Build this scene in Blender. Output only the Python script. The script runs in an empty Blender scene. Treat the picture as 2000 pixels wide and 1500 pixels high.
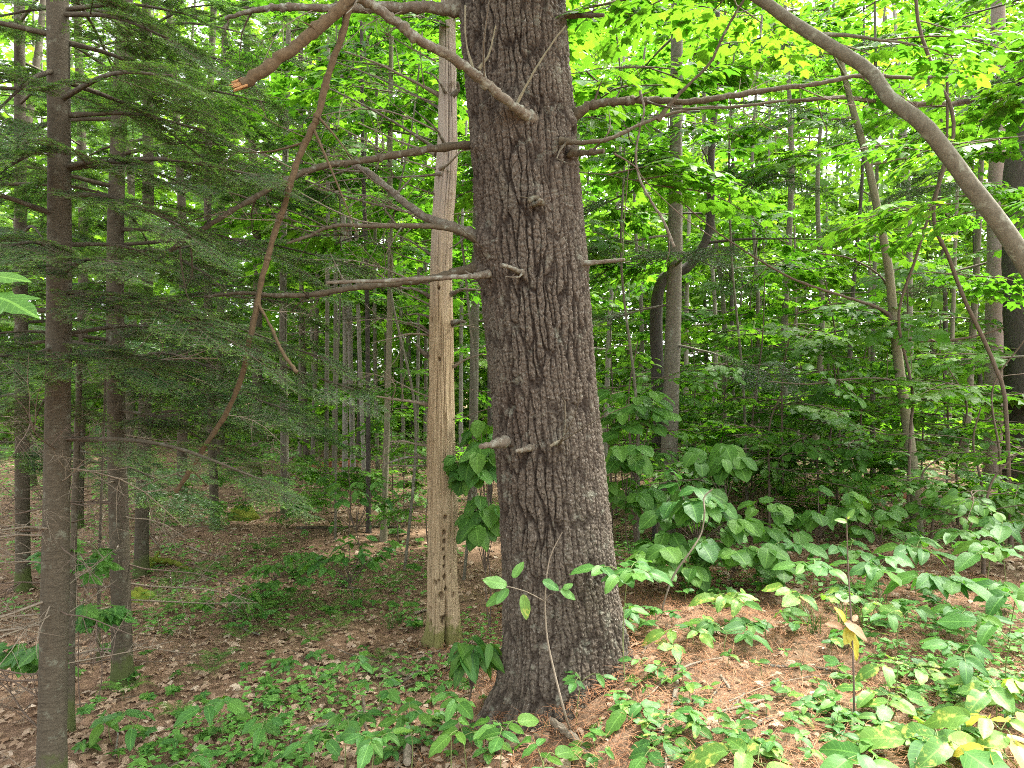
import bpy, math, random
import numpy as np
from mathutils import Vector, Matrix

random.seed(7)
RNG = np.random.default_rng(11)
S = bpy.context.scene
COL = S.collection

# ------------------------------------------------------------------ camera, sky, sun, exposure
F = 1376.0                       # focal length in pixels of the 2000 px wide frame
CAMZ = 1.6
cam_d = bpy.data.cameras.new('camera')
cam = bpy.data.objects.new('camera', cam_d); COL.objects.link(cam)
cam.location = (0, 0, CAMZ); cam.rotation_euler = (math.radians(90), 0, 0)
cam_d.sensor_width = 36; cam_d.sensor_fit = 'HORIZONTAL'; cam_d.lens = 36 * F / 2000
cam_d.clip_start = 0.05; cam_d.clip_end = 500
S.camera = cam

SUN_EL, SUN_AZ = 60.0, 62.0      # azimuth clockwise from +Y: the sun stands high, ahead and to the right, behind cloud
w = bpy.data.worlds.new('World'); S.world = w; w.use_nodes = True
nt = w.node_tree; nt.nodes.clear()
sky = nt.nodes.new('ShaderNodeTexSky'); sky.sky_type = 'NISHITA'; sky.sun_disc = False
sky.sun_elevation = math.radians(SUN_EL); sky.sun_rotation = math.radians(SUN_AZ)
sky.dust_density = 4.0; sky.air_density = 1.0; sky.ozone_density = 1.0
hs = nt.nodes.new('ShaderNodeHueSaturation'); hs.inputs['Saturation'].default_value = 0.12
bg = nt.nodes.new('ShaderNodeBackground'); bg.inputs['Strength'].default_value = 0.15
wo = nt.nodes.new('ShaderNodeOutputWorld')
nt.links.new(sky.outputs[0], hs.inputs['Color']); nt.links.new(hs.outputs[0], bg.inputs[0]); nt.links.new(bg.outputs[0], wo.inputs[0])

sl = bpy.data.lights.new('sun', 'SUN'); sl.energy = 2.7; sl.angle = math.radians(10); sl.color = (1, .96, .88)
so = bpy.data.objects.new('sun', sl); COL.objects.link(so)
_a, _e = math.radians(SUN_AZ), math.radians(SUN_EL)
_sd = Vector((math.sin(_a) * math.cos(_e), math.cos(_a) * math.cos(_e), math.sin(_e)))
so.rotation_euler = (-_sd).to_track_quat('-Z', 'Y').to_euler(); so.location = (8, 6, 16)

vs = S.view_settings
vs.view_transform = 'Standard'; vs.look = 'None'; vs.gamma = 1; vs.use_curve_mapping = False
vs.exposure = 2.88
S.cycles.max_bounces = 9; S.cycles.diffuse_bounces = 6; S.cycles.glossy_bounces = 2
S.cycles.transmission_bounces = 6; S.cycles.transparent_max_bounces = 4
S.cycles.caustics_reflective = False; S.cycles.caustics_refractive = False
S.cycles.sample_clamp_indirect = 4
S.cycles.pixel_filter_type = 'BLACKMAN_HARRIS'; S.cycles.filter_width = 1.0
S.cycles.use_denoising = False

# ------------------------------------------------------------------ numpy helpers
def sstep(a, b, x):
    t = np.clip((np.asarray(x, float) - a) / (b - a), 0, 1)
    return t * t * (3 - 2 * t)

def _hash(ix, iy, iz, seed=0):
    h = (ix * 374761393 + iy * 668265263 + iz * 2147483647 + seed * 1274126177).astype(np.int64)
    h = (h ^ (h >> 13)) * 1274126177
    h = h ^ (h >> 16)
    return (h & 0xFFFFFF) / float(0xFFFFFF)

def vnoise(x, y, z=0.0, seed=0):
    x, y, z = np.broadcast_arrays(np.asarray(x, float), np.asarray(y, float), np.asarray(z, float))
    ix, iy, iz = np.floor(x).astype(np.int64), np.floor(y).astype(np.int64), np.floor(z).astype(np.int64)
    fx, fy, fz = x - ix, y - iy, z - iz
    fx, fy, fz = [t * t * (3 - 2 * t) for t in (fx, fy, fz)]
    r = 0
    for dx in (0, 1):
        for dy in (0, 1):
            for dz in (0, 1):
                wgt = (fx if dx else 1 - fx) * (fy if dy else 1 - fy) * (fz if dz else 1 - fz)
                r = r + wgt * _hash(ix + dx, iy + dy, iz + dz, seed)
    return r * 2 - 1

def fbm(x, y, z=0.0, o=3, seed=0):
    r, a = 0, 1.0
    for k in range(o):
        r = r + a * vnoise(np.asarray(x) * 2 ** k, np.asarray(y) * 2 ** k, np.asarray(z) * 2 ** k, seed + k)
        a *= .5
    return r

def voronoi_edge(u, v, seed=0):
    """distance to the border between the two nearest cells"""
    iu, iv = np.floor(u).astype(np.int64), np.floor(v).astype(np.int64)
    f1 = np.full(u.shape, 9.0); f2 = np.full(u.shape, 9.0)
    for du in (-1, 0, 1):
        for dv in (-1, 0, 1):
            cu, cv = iu + du, iv + dv
            z = np.zeros_like(cu)
            pu = cu + .1 + .8 * _hash(cu, cv, z, seed); pv = cv + .1 + .8 * _hash(cu, cv, z + 1, seed)
            d = np.hypot(u - pu, v - pv)
            m = d < f1
            f2 = np.where(m, f1, np.minimum(f2, d)); f1 = np.where(m, d, f1)
    return f2 - f1

def ground(x, y):
    x = np.asarray(x, float); y = np.asarray(y, float)
    near = 1 - sstep(5.0, 9.0, y)
    h = -0.30 + 0.50 * sstep(-0.55, 0.95, x) * near
    h = h + (1 - near) * (0.06 + 0.42 * sstep(1.2, 4.0, x) * (1 - sstep(9, 22, y)))
    h = h + 0.006 * np.clip(y - 14, 0, 200)
    h = h + 0.05 * fbm(x * .7, y * .7, 0, 2, 3) * sstep(1.5, 6, y) + 0.025 * fbm(x * 2.3, y * 2.3, 0, 2, 5)
    return h

def at(x, y, d):
    return np.array([(x - 1000) / F * d, d, CAMZ - (y - 750) / F * d])

def gpix(x, y):
    """first ground point seen through a pixel"""
    d = np.linspace(1.6, 60, 6000)
    z = CAMZ - (y - 750) / F * d
    g = ground((x - 1000) / F * d, d)
    k = int(np.argmax(z <= g)); d = d[k] if (z <= g).any() else 30.
    X = (x - 1000) / F * d
    return np.array([X, d, float(ground(X, d))])

def gxy(X, Y): return np.array([X, Y, float(ground(X, Y))])

# ------------------------------------------------------------------ mesh builder
class MB:
    def __init__(s): s.v, s.f, s.n = [], [], 0
    def add(s, v, f, mat=0, rnd=0.0, uv=None, tip=0.0, smooth=True):
        v = np.asarray(v, float).reshape(-1, 3); f = np.asarray(f, np.int64)
        nf = len(f)
        s.v.append((v, np.zeros((len(v), 2)) if uv is None else np.asarray(uv, float), np.broadcast_to(np.asarray(tip, float), (len(v),))))
        s.f.append((f + s.n, np.broadcast_to(np.asarray(mat), (nf,)), np.broadcast_to(np.asarray(rnd, float), (nf,)), smooth))
        s.n += len(v)
    def scatter(s, tpl, pos, R, sc, rnd, mat=0, tip=0.0):
        tv, tf, tuv = tpl
        pos = np.asarray(pos); M = len(pos)
        if M == 0: return
        sc = np.broadcast_to(np.asarray(sc, float), (M,))
        V = np.einsum('mij,nj->mni', R, tv) * sc[:, None, None] + pos[:, None, :]
        n = len(tv)
        Fc = tf[None] + (np.arange(M) * n)[:, None, None]
        rn = np.repeat(np.broadcast_to(rnd, (M,)), len(tf))
        tp = np.repeat(np.broadcast_to(np.asarray(tip, float), (M,)), n)
        s.add(V.reshape(-1, 3), Fc.reshape(-1, tf.shape[1]), mat, rn, np.tile(tuv, (M, 1)), tp)
    def mesh(s, name, mats, origin=(0, 0, 0)):
        me = bpy.data.meshes.new(name)
        if not s.v: return me
        V = np.concatenate([a[0] for a in s.v]) - np.asarray(origin)
        UV = np.concatenate([a[1] for a in s.v]); TIP = np.concatenate([a[2] for a in s.v])
        loops = np.concatenate([a[0].ravel() for a in s.f])
        sizes = np.concatenate([np.full(len(a[0]), a[0].shape[1]) for a in s.f])
        mi = np.concatenate([a[1] for a in s.f]); rn = np.concatenate([a[2] for a in s.f])
        sm = np.concatenate([np.full(len(a[0]), a[3]) for a in s.f])
        me.vertices.add(len(V)); me.vertices.foreach_set('co', V.astype(np.float32).ravel())
        me.loops.add(len(loops)); me.loops.foreach_set('vertex_index', loops.astype(np.int32))
        me.polygons.add(len(sizes))
        st = np.concatenate([[0], np.cumsum(sizes)[:-1]]).astype(np.int32)
        me.polygons.foreach_set('loop_start', st)
        me.polygons.foreach_set('material_index', mi.astype(np.int32))
        me.polygons.foreach_set('use_smooth', sm.astype(bool))
        me.update(calc_edges=True)
        uvl = me.uv_layers.new(name='UVMap')
        uvl.data.foreach_set('uv', UV[loops].astype(np.float32).ravel())
        a = me.attributes.new('rnd', 'FLOAT', 'FACE'); a.data.foreach_set('value', rn.astype(np.float32))
        a = me.attributes.new('tip', 'FLOAT', 'POINT'); a.data.foreach_set('value', TIP.astype(np.float32))
        for m in (mats if isinstance(mats, (list, tuple)) else [mats]): me.materials.append(m)
        return me

def basis(dirs, ups):
    """columns x, y(=dir), z for arrays of directions"""
    y = dirs / (np.linalg.norm(dirs, axis=-1, keepdims=True) + 1e-9)
    x = np.cross(y, ups); x /= (np.linalg.norm(x, axis=-1, keepdims=True) + 1e-9)
    z = np.cross(x, y)
    return np.stack([x, y, z], axis=-1)

def resample(pts, n):
    p = np.asarray(pts, float)
    if len(p) == 2: return p[0] + (p[1] - p[0]) * np.linspace(0, 1, n)[:, None]
    q = np.vstack([2 * p[0] - p[1], p, 2 * p[-1] - p[-2]])
    seg = len(p) - 1; out = []
    for t in np.linspace(0, seg, n):
        i = min(int(t), seg - 1); u = t - i
        a, b, c, d = q[i:i + 4]
        out.append(.5 * (2 * b + (c - a) * u + (2 * a - 5 * b + 4 * c - d) * u * u + (3 * b - a - 3 * c + d) * u ** 3))
    return np.array(out)

def tube(mb, pts, r, seg=8, mat=0, rough=0.0, cap=True, rnd=0.0, freq=9.0, tip=0.0):
    p = np.asarray(pts, float); n = len(p)
    r = np.broadcast_to(np.asarray(r, float), (n,))
    t = np.gradient(p, axis=0); t /= np.linalg.norm(t, axis=1, keepdims=True) + 1e-9
    ref = np.array([0, 0, 1.]) if abs(t[0, 2]) < .8 else np.array([1., 0, 0])
    X = np.cross(ref, t[0]); X /= np.linalg.norm(X); fr = []
    for i in range(n):
        X = X - t[i] * np.dot(X, t[i]); X /= np.linalg.norm(X) + 1e-9
        fr.append(X.copy())
    X = np.array(fr); Y = np.cross(t, X)
    th = np.linspace(0, 2 * np.pi, seg, endpoint=False)
    c = p[:, None] + r[:, None, None] * (np.cos(th)[None, :, None] * X[:, None] + np.sin(th)[None, :, None] * Y[:, None])
    if rough:
        k = 1 + rough * fbm(c[..., 0] * freq, c[..., 1] * freq, c[..., 2] * freq, 2, 9)
        c = p[:, None] + (c - p[:, None]) * k[..., None]
    i = np.arange(n - 1)[:, None] * seg; j = np.arange(seg)[None]; j2 = (j + 1) % seg
    f = np.stack([i + j, i + j2, i + seg + j2, i + seg + j], -1).reshape(-1, 4)
    mb.add(c.reshape(-1, 3), f, mat, rnd, None, tip)
    if cap:
        for e, k in ((0, 0), (n - 1, 1)):
            ring = c[e]; v = np.vstack([ring, p[e] + t[e] * r[e] * (.25 if k else -.25)])
            a = np.arange(seg); b = (a + 1) % seg
            mb.add(v, np.stack([a, b, np.full(seg, seg)], -1) if k else np.stack([b, a, np.full(seg, seg)], -1), mat, rnd, None, tip)

# ------------------------------------------------------------------ objects
def obj(name, me, parent=None, mtx=None, kind=None):
    o = bpy.data.objects.new(name, me); COL.objects.link(o)
    if parent is not None: o.parent = parent
    if mtx is not None: o.matrix_basis = mtx
    if kind: o['kind'] = kind
    return o
def tag(o, label, cat, group=None):
    o['label'] = label; o['category'] = cat
    if group: o['group'] = group
    return o
def thing(name, label, cat, loc, group=None):
    o = bpy.data.objects.new(name, None); COL.objects.link(o)
    o.location = loc; o.empty_display_size = .1
    return tag(o, label, cat, group)
def mtx(R, p, s=1.0):
    M = np.eye(4); M[:3, :3] = np.asarray(R) * s; M[:3, 3] = p
    return Matrix(M.tolist())
U = random.uniform

# ------------------------------------------------------------------ materials
def mat(name):
    m = bpy.data.materials.new(name); m.use_nodes = True
    n = m.node_tree.nodes; n.clear()
    return m, n, m.node_tree.links
def ramp(n, stops):
    r = n.new('ShaderNodeValToRGB'); e = r.color_ramp.elements
    while len(e) < len(stops): e.new(.5)
    for k, (p, c) in enumerate(stops):
        e[k].position = p; e[k].color = (*c, 1) if len(c) == 3 else c
    return r
def mathn(n, l, op, a, b=None, c=None, clamp=False):
    q = n.new('ShaderNodeMath'); q.operation = op; q.use_clamp = clamp
    for i, v in enumerate((a, b, c)):
        if v is None: continue
        if isinstance(v, (int, float)): q.inputs[i].default_value = v
        else: l.new(v, q.inputs[i])
    return q.outputs[0]
def noise(n, l, vec, scale, detail=4, rough=.6):
    q = n.new('ShaderNodeTexNoise'); q.inputs['Scale'].default_value = scale
    q.inputs['Detail'].default_value = detail; q.inputs['Roughness'].default_value = rough
    l.new(vec, q.inputs['Vector']); return q.outputs['Fac']
def mapping(n, l, vec, sc):
    q = n.new('ShaderNodeMapping'); q.inputs['Scale'].default_value = sc; l.new(vec, q.inputs['Vector']); return q.outputs[0]
def mix(n, l, fac, a, b):
    q = n.new('ShaderNodeMix'); q.data_type = 'RGBA'
    for k, v in ((0, fac), (6, a), (7, b)):
        if isinstance(v, (int, float)): q.inputs[k].default_value = v
        elif isinstance(v, tuple): q.inputs[k].default_value = (*v, 1)
        else: l.new(v, q.inputs[k])
    return q.outputs[2]
def attr(n, name):
    q = n.new('ShaderNodeAttribute'); q.attribute_name = name; return q.outputs['Fac']

def leaf_mat(name, cols, trans, tfac=.45, rough=.45, spec=.35, vein=0.0, blotch=None, tipcol=None, bl_lo=.55, tsat=1.0):
    m, n, l = mat(name)
    oi = n.new('ShaderNodeObjectInfo'); tc = n.new('ShaderNodeTexCoord')
    r = mathn(n, l, 'FRACT', mathn(n, l, 'ADD', oi.outputs['Random'], attr(n, 'rnd')))
    rp = ramp(n, [(i / (len(cols) - 1), c) for i, c in enumerate(cols)]); l.new(r, rp.inputs[0])
    c = rp.outputs[0]
    geo = n.new('ShaderNodeNewGeometry')
    nz = noise(n, l, geo.outputs['Position'], 34, 2)
    c = mix(n, l, mathn(n, l, 'MULTIPLY', nz, .35), c, tuple(x * .55 for x in cols[0]))
    if tipcol: c = mix(n, l, attr(n, 'tip'), c, tipcol)
    if vein:
        sx = n.new('ShaderNodeSeparateXYZ'); l.new(tc.outputs['UV'], sx.inputs[0])
        au = mathn(n, l, 'ABSOLUTE', sx.outputs[0])
        q = mathn(n, l, 'FRACT', mathn(n, l, 'MULTIPLY', mathn(n, l, 'SUBTRACT', sx.outputs[1], mathn(n, l, 'MULTIPLY', au, .22)), 8))
        side = mathn(n, l, 'LESS_THAN', q, .13)
        mid = mathn(n, l, 'LESS_THAN', au, .07)
        vv = mathn(n, l, 'MULTIPLY', mathn(n, l, 'MAXIMUM', mid, mathn(n, l, 'MULTIPLY', side, .6)), vein)
        c = mix(n, l, vv, c, tuple(min(1, x * 1.9 + .02) for x in cols[-1]))
    tcol = c
    if blotch:
        bn = noise(n, l, geo.outputs['Position'], 26, 3)
        b = mathn(n, l, 'MULTIPLY', mathn(n, l, 'SUBTRACT', bn, bl_lo), 9, clamp=True)
        c = mix(n, l, b, c, blotch); tcol = c
    g = n.new('ShaderNodeMix'); g.data_type = 'RGBA'; g.blend_type = 'MULTIPLY'; g.inputs[0].default_value = 1
    l.new(tcol, g.inputs[6]); g.inputs[7].default_value = (*trans, 1)
    p = n.new('ShaderNodeBsdfPrincipled'); p.inputs['Roughness'].default_value = rough
    p.inputs['Specular IOR Level'].default_value = spec
    l.new(c, p.inputs['Base Color'])
    t = n.new('ShaderNodeBsdfTranslucent'); l.new(g.outputs[2], t.inputs['Color'])
    ms = n.new('ShaderNodeMixShader'); ms.inputs[0].default_value = tfac
    l.new(p.outputs[0], ms.inputs[1]); l.new(t.outputs[0], ms.inputs[2])
    o = n.new('ShaderNodeOutputMaterial'); l.new(ms.outputs[0], o.inputs[0])
    return m

def bark_mat(name, c1, c2, lichen=None, lich_lo=.58, scale=1.0, rings=0.0, bump=.6, streak=(14, 14, 3), rough=.9, moss=None, furrow=None, flecks=None, tones=None, weather=None):
    m, n, l = mat(name)
    tc = n.new('ShaderNodeTexCoord'); geo = n.new('ShaderNodeNewGeometry'); oi = n.new('ShaderNodeObjectInfo')
    P = tc.outputs['Object']
    a = noise(n, l, mapping(n, l, P, tuple(x * scale for x in streak)), 3, 5, .65)
    c = mix(n, l, mathn(n, l, 'MULTIPLY', mathn(n, l, 'SUBTRACT', a, .3), 2.4, clamp=True), c1, c2)
    fine = noise(n, l, P, 160 * scale, 3, .7)
    c = mix(n, l, mathn(n, l, 'MULTIPLY', mathn(n, l, 'SUBTRACT', fine, .5), 2.2, clamp=True), c, tuple(min(1, x * 1.7) for x in c2))
    c = mix(n, l, mathn(n, l, 'MULTIPLY', mathn(n, l, 'SUBTRACT', .46, fine), 3, clamp=True), c, tuple(x * .5 for x in c1))
    h = mathn(n, l, 'ADD', mathn(n, l, 'MULTIPLY', a, .6), mathn(n, l, 'MULTIPLY', fine, .5))
    if rings:
        rg = noise(n, l, mapping(n, l, P, (5, 5, 70)), 1.6, 3)
        c = mix(n, l, mathn(n, l, 'MULTIPLY', mathn(n, l, 'SUBTRACT', rg, .55), 5 * rings, clamp=True), c, tuple(x * .55 for x in c1))
        h = mathn(n, l, 'ADD', h, mathn(n, l, 'MULTIPLY', rg, rings * .7))
    if tones:                        # broad reddish and lichen grey zones of the bark
        t1 = noise(n, l, mapping(n, l, P, (1, 1, .5)), 2.6, 3)
        c = mix(n, l, mathn(n, l, 'MULTIPLY', mathn(n, l, 'SUBTRACT', t1, .5), 4, clamp=True), c, tones[0])
        t2 = noise(n, l, mapping(n, l, P, (1.3, 1.3, .4)), 3.7, 4)
        c = mix(n, l, mathn(n, l, 'MULTIPLY', mathn(n, l, 'SUBTRACT', t2, .55), 3, clamp=True), c, tones[1])
    if weather:                      # greyer, older wood towards the broken top
        sz = n.new('ShaderNodeSeparateXYZ'); l.new(P, sz.inputs[0])
        t3 = mathn(n, l, 'ADD', mathn(n, l, 'MULTIPLY', mathn(n, l, 'SUBTRACT', sz.outputs[2], 2.6), .9), mathn(n, l, 'SUBTRACT', noise(n, l, mapping(n, l, P, (6, 6, 1)), 2, 4), .3), clamp=True)
        c = mix(n, l, t3, c, weather)
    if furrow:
        d = attr(n, 'tip')          # bark relief: 1 on the plate tops, 0 in the darker furrow
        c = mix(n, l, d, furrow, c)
    if flecks:
        q = noise(n, l, mapping(n, l, P, (1, 1, .7)), 95, 4, .75)
        b = mathn(n, l, 'MULTIPLY', mathn(n, l, 'SUBTRACT', q, .585), 9, clamp=True)
        c = mix(n, l, mathn(n, l, 'MULTIPLY', b, attr(n, 'tip')), c, flecks)
    if lichen:
        q = noise(n, l, P, 11 * scale, 5, .7)
        b = mathn(n, l, 'MULTIPLY', mathn(n, l, 'SUBTRACT', q, lich_lo), 7, clamp=True)
        b = mathn(n, l, 'MULTIPLY', b, mathn(n, l, 'ADD', .35, fine), clamp=True)
        c = mix(n, l, b, c, lichen)
    if moss:
        sx = n.new('ShaderNodeSeparateXYZ'); l.new(P, sx.inputs[0])
        q = noise(n, l, P, 14, 4)
        b = mathn(n, l, 'MULTIPLY', mathn(n, l, 'SUBTRACT', mathn(n, l, 'ADD', q, .02), mathn(n, l, 'MULTIPLY', sx.outputs[2], 2.3)), 5, clamp=True)
        c = mix(n, l, mathn(n, l, 'MULTIPLY', b, .8), c, moss)
    c = mix(n, l, mathn(n, l, 'MULTIPLY', oi.outputs['Random'], .3), c, tuple(x * .6 for x in c2))
    p = n.new('ShaderNodeBsdfPrincipled'); p.inputs['Roughness'].default_value = rough
    p.inputs['Specular IOR Level'].default_value = .2
    l.new(c, p.inputs['Base Color'])
    bp = n.new('ShaderNodeBump'); bp.inputs['Strength'].default_value = bump; bp.inputs['Distance'].default_value = .006
    l.new(h, bp.inputs['Height']); l.new(bp.outputs[0], p.inputs['Normal'])
    o = n.new('ShaderNodeOutputMaterial'); l.new(p.outputs[0], o.inputs[0])
    return m

M = {}
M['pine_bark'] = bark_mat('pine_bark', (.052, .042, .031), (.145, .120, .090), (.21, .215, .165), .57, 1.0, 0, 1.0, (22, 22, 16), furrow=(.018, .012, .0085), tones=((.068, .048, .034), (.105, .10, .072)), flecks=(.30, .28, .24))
M['dead_wood'] = bark_mat('dead_branch_bark', (.045, .036, .022), (.105, .086, .055), (.21, .225, .175), .56, 2.2, 0, .6, (10, 10, 10))
M['rusty_wood'] = bark_mat('rusty_branch_bark', (.055, .038, .02), (.125, .09, .048), (.18, .16, .11), .62, 2.4, 0, .6, (8, 8, 8))
M['broken_wood'] = bark_mat('splintered_wood', (.30, .15, .06), (.46, .27, .12), None, .6, 3, 0, .9)
M['lichen_wood'] = bark_mat('lichened_branch_bark', (.075, .06, .042), (.155, .13, .095), (.27, .285, .23), .50, 2.2, 0, .6, (9, 9, 9))
M['fir_bark'] = bark_mat('fir_bark', (.042, .035, .023), (.10, .085, .058), (.19, .205, .15), .57, 1.6, .8, .5, (9, 9, 22), moss=(.06, .085, .018))
M['grey_bark'] = bark_mat('grey_bark', (.088, .078, .06), (.19, .17, .13), (.28, .29, .25), .58, 1.0, .6, .7, (9, 9, 18), moss=(.06, .08, .02))
M['pink_bark'] = bark_mat('pinkish_bark', (.19, .145, .125), (.33, .27, .24), (.36, .35, .31), .60, 1.0, .4, .6, (9, 9, 14))
M['dark_bark'] = bark_mat('dark_bark', (.035, .03, .026), (.09, .078, .066), (.22, .23, .19), .66, 1.2, 0, .8, (16, 16, 4))
M['maple_bark'] = bark_mat('maple_bark', (.07, .063, .042), (.165, .153, .11), (.28, .30, .225), .54, 1.4, .3, .4, (10, 10, 5))
M['olive_bark'] = bark_mat('olive_bark', (.13, .12, .075), (.225, .205, .135), (.30, .32, .22), .62, 1.4, .4, .4, (10, 10, 5))
M['birch_bark'] = bark_mat('pale_birch_bark', (.19, .17, .14), (.30, .275, .24), (.12, .11, .09), .60, 1.2, .8, .3, (8, 8, 24))
M['snag_wood'] = bark_mat('weathered_wood', (.20, .14, .072), (.47, .37, .235), (.13, .09, .05), .58, 1.0, 0, .9, (27, 27, 2.0), .85, moss=(.11, .13, .02), weather=(.34, .285, .235))
M['twig'] = bark_mat('twig_bark', (.07, .05, .036), (.15, .115, .085), None, .6, 2, 0, .3)
M['pale_twig'] = bark_mat('pale_twig_bark', (.14, .115, .08), (.25, .21, .155), None, .6, 2, 0, .3)
M['green_stem'] = bark_mat('green_stem', (.11, .15, .045), (.19, .22, .08), None, .6, 2, 0, .2)
M['moss'] = bark_mat('moss', (.07, .10, .012), (.17, .19, .02), None, .6, 2, 0, 1.0, (14, 14, 14))
M['mossy_log'] = bark_mat('mossy_log_bark', (.10, .075, .045), (.2, .15, .1), (.10, .12, .03), .47, 1.6, 0, .8, (12, 12, 12))
M['red_log'] = bark_mat('rotten_red_log', (.17, .06, .03), (.34, .14, .07), (.2, .15, .1), .6, 1.0, 0, .9)

M['maple_leaf'] = leaf_mat('maple_leaf', [(.05, .145, .016), (.085, .20, .02), (.13, .25, .025)], (1.6, 1.75, .75), .55, .5, .3)
M['far_leaf'] = leaf_mat('far_leaf', [(.07, .165, .022), (.11, .22, .027), (.165, .28, .035)], (1.6, 1.7, .75), .55, .6, .25)
M['herb_leaf'] = leaf_mat('herb_leaf', [(.042, .135, .026), (.068, .19, .036), (.105, .235, .038)], (1.5, 1.6, .8), .36, .52, .32, .35)
M['shrub_leaf'] = leaf_mat('shrub_leaf', [(.042, .12, .018), (.068, .17, .024), (.105, .22, .03)], (1.6, 1.65, .75), .42, .55, .24, .35)
M['spotted_leaf'] = leaf_mat('spotted_leaf', [(.07, .18, .035), (.11, .23, .04), (.15, .265, .042)], (1.5, 1.5, .7), .36, .52, .32, .35, (.42, .45, .10), None, .55)
M['yellow_leaf'] = leaf_mat('yellowing_leaf', [(.42, .40, .06), (.55, .44, .06), (.36, .42, .08)], (1.2, 1.2, .7), .36, .45, .3, .25, (.20, .33, .05), None, .60)
M['brown_leaf'] = leaf_mat('withered_leaf', [(.30, .18, .10), (.38, .25, .15)], (1.1, 1.0, .9), .3, .6, .2, .2)
M['fir_needle'] = leaf_mat('fir_needle', [(.034, .092, .028), (.05, .125, .036), (.075, .165, .044)], (1.6, 1.7, .8), .35, .42, .45, 0, None, (.15, .28, .035))
M['hemlock_needle'] = leaf_mat('hemlock_needle', [(.032, .085, .032), (.046, .11, .04), (.066, .14, .05)], (1.5, 1.6, .9), .38, .38, .5, 0, None, (.075, .15, .045))
M['fern'] = leaf_mat('fern_leaf', [(.06, .17, .03), (.10, .24, .035), (.14, .28, .04)], (1.6, 1.6, .8), .42, .5, .3)
M['grass'] = leaf_mat('grass_blade', [(.06, .14, .03), (.09, .19, .04)], (1.5, 1.5, .8), .4, .5, .3)
M['dead_leaf'] = leaf_mat('dead_leaf', [(.18, .115, .065), (.32, .22, .145), (.44, .33, .235), (.25, .155, .09), (.55, .45, .34)], (1, .9, .8), .15, .7, .2)
M['needle_litter'] = leaf_mat('pine_needle', [(.20, .085, .038), (.31, .145, .068), (.40, .22, .115)], (1, .9, .8), .1, .6, .25)

def ground_mat():
    m, n, l = mat('forest_floor')
    geo = n.new('ShaderNodeNewGeometry'); P = geo.outputs['Position']
    a = noise(n, l, P, 1.1, 4); b = noise(n, l, P, 22, 5, .7); c_ = noise(n, l, P, 130, 3, .7)
    c = mix(n, l, mathn(n, l, 'MULTIPLY', mathn(n, l, 'SUBTRACT', b, .35), 3, clamp=True), (.10, .062, .038), (.25, .16, .10))
    c = mix(n, l, mathn(n, l, 'MULTIPLY', mathn(n, l, 'SUBTRACT', c_, .52), 5, clamp=True), c, (.30, .20, .14))
    c = mix(n, l, mathn(n, l, 'MULTIPLY', mathn(n, l, 'SUBTRACT', a, .55), 3, clamp=True), c, (.045, .05, .02))
    p = n.new('ShaderNodeBsdfPrincipled'); p.inputs['Roughness'].default_value = .95; p.inputs['Specular IOR Level'].default_value = .1
    l.new(c, p.inputs['Base Color'])
    bp = n.new('ShaderNodeBump'); bp.inputs['Strength'].default_value = .9; bp.inputs['Distance'].default_value = .02
    l.new(mathn(n, l, 'ADD', b, mathn(n, l, 'MULTIPLY', c_, .4)), bp.inputs['Height']); l.new(bp.outputs[0], p.inputs['Normal'])
    o = n.new('ShaderNodeOutputMaterial'); l.new(p.outputs[0], o.inputs[0])
    return m
M['ground'] = ground_mat()

# ------------------------------------------------------------------ leaf templates (axis +Y, face +Z, length 1)
def ovate(width=.5, fold=.25, droop=.18, acum=.8, rip=.02, seed=0, serr=0.0):
    ts = np.array([0, .06, .18, .32, .48, .64, .79, .91, 1.0])
    w = ts ** .55 * (1 - ts) ** acum; w = w / w.max() * width / 2; w[0] = .008; w[-1] = .004
    r = np.random.default_rng(seed)
    v, uv = [], []
    for k, (t, ww) in enumerate(zip(ts, w)):
        z = -droop * t * t
        sy = serr * (.5 if k % 2 else -.5)
        for s in (-1, -.5, 0, .5, 1):
            zz = z + abs(s) * ww * fold + (r.normal() * rip * abs(s))
            v.append((s * ww * (1 + sy * (abs(s) == 1)), t - abs(s) * .02, zz)); uv.append((s, t))
    f = []
    for k in range(len(ts) - 1):
        for j in range(4):
            a = k * 5 + j; f.append((a, a + 1, a + 6, a + 5))
    return np.array(v), np.array(f), np.array(uv)
def maple(lob=1.0, droop=.2, seed=0, full=True):
    h = [(.0, .0), (.13, -.06), (.36, -.02), (.40, .06), (.33, .17), (.42, .30), (.60, .52), (.50, .54), (.40, .52), (.28, .50), (.27, .66), (.16, .80), (.0, 1.0)]
    if not full: h = [(.0, .0), (.33, -.03), (.30, .18), (.58, .52), (.27, .52), (.20, .75), (.0, 1.0)]
    h = [(x * lob, y) for x, y in h]
    out = h + [(-x, y) for x, y in h[-2:0:-1]]
    r = np.random.default_rng(seed)
    v = [(0, .32, 0)]; uv = [(0, .32)]
    for x, y in out:
        z = -droop * (x * x * 1.3 + max(0, y - .2) ** 2) + r.normal() * .025
        v.append((x, y, z)); uv.append((x * 2, y))
    n = len(out)
    f = [(0, 1 + k, 1 + (k + 1) % n) for k in range(n)]
    f = [(a, c, b) for a, b, c in f]
    return np.array(v), np.array(f), np.array(uv)
OV = [ovate(w_, f_, d_, .75, .03, k, .06) for k, (w_, f_, d_) in enumerate([(.44, .28, .10), (.52, .16, .28), (.58, .22, .18), (.48, .34, .38), (.55, .05, .06), (.50, .2, .5)])]           # leaflet
OVW = [ovate(w_, f_, d_, .62, .03, k + 9, .10) for k, (w_, f_, d_) in enumerate([(.80, .16, .22), (.72, .25, .35), (.88, .08, .12), (.76, .3, .5), (.83, .12, .3)])]  # broad hobblebush leaf
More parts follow.
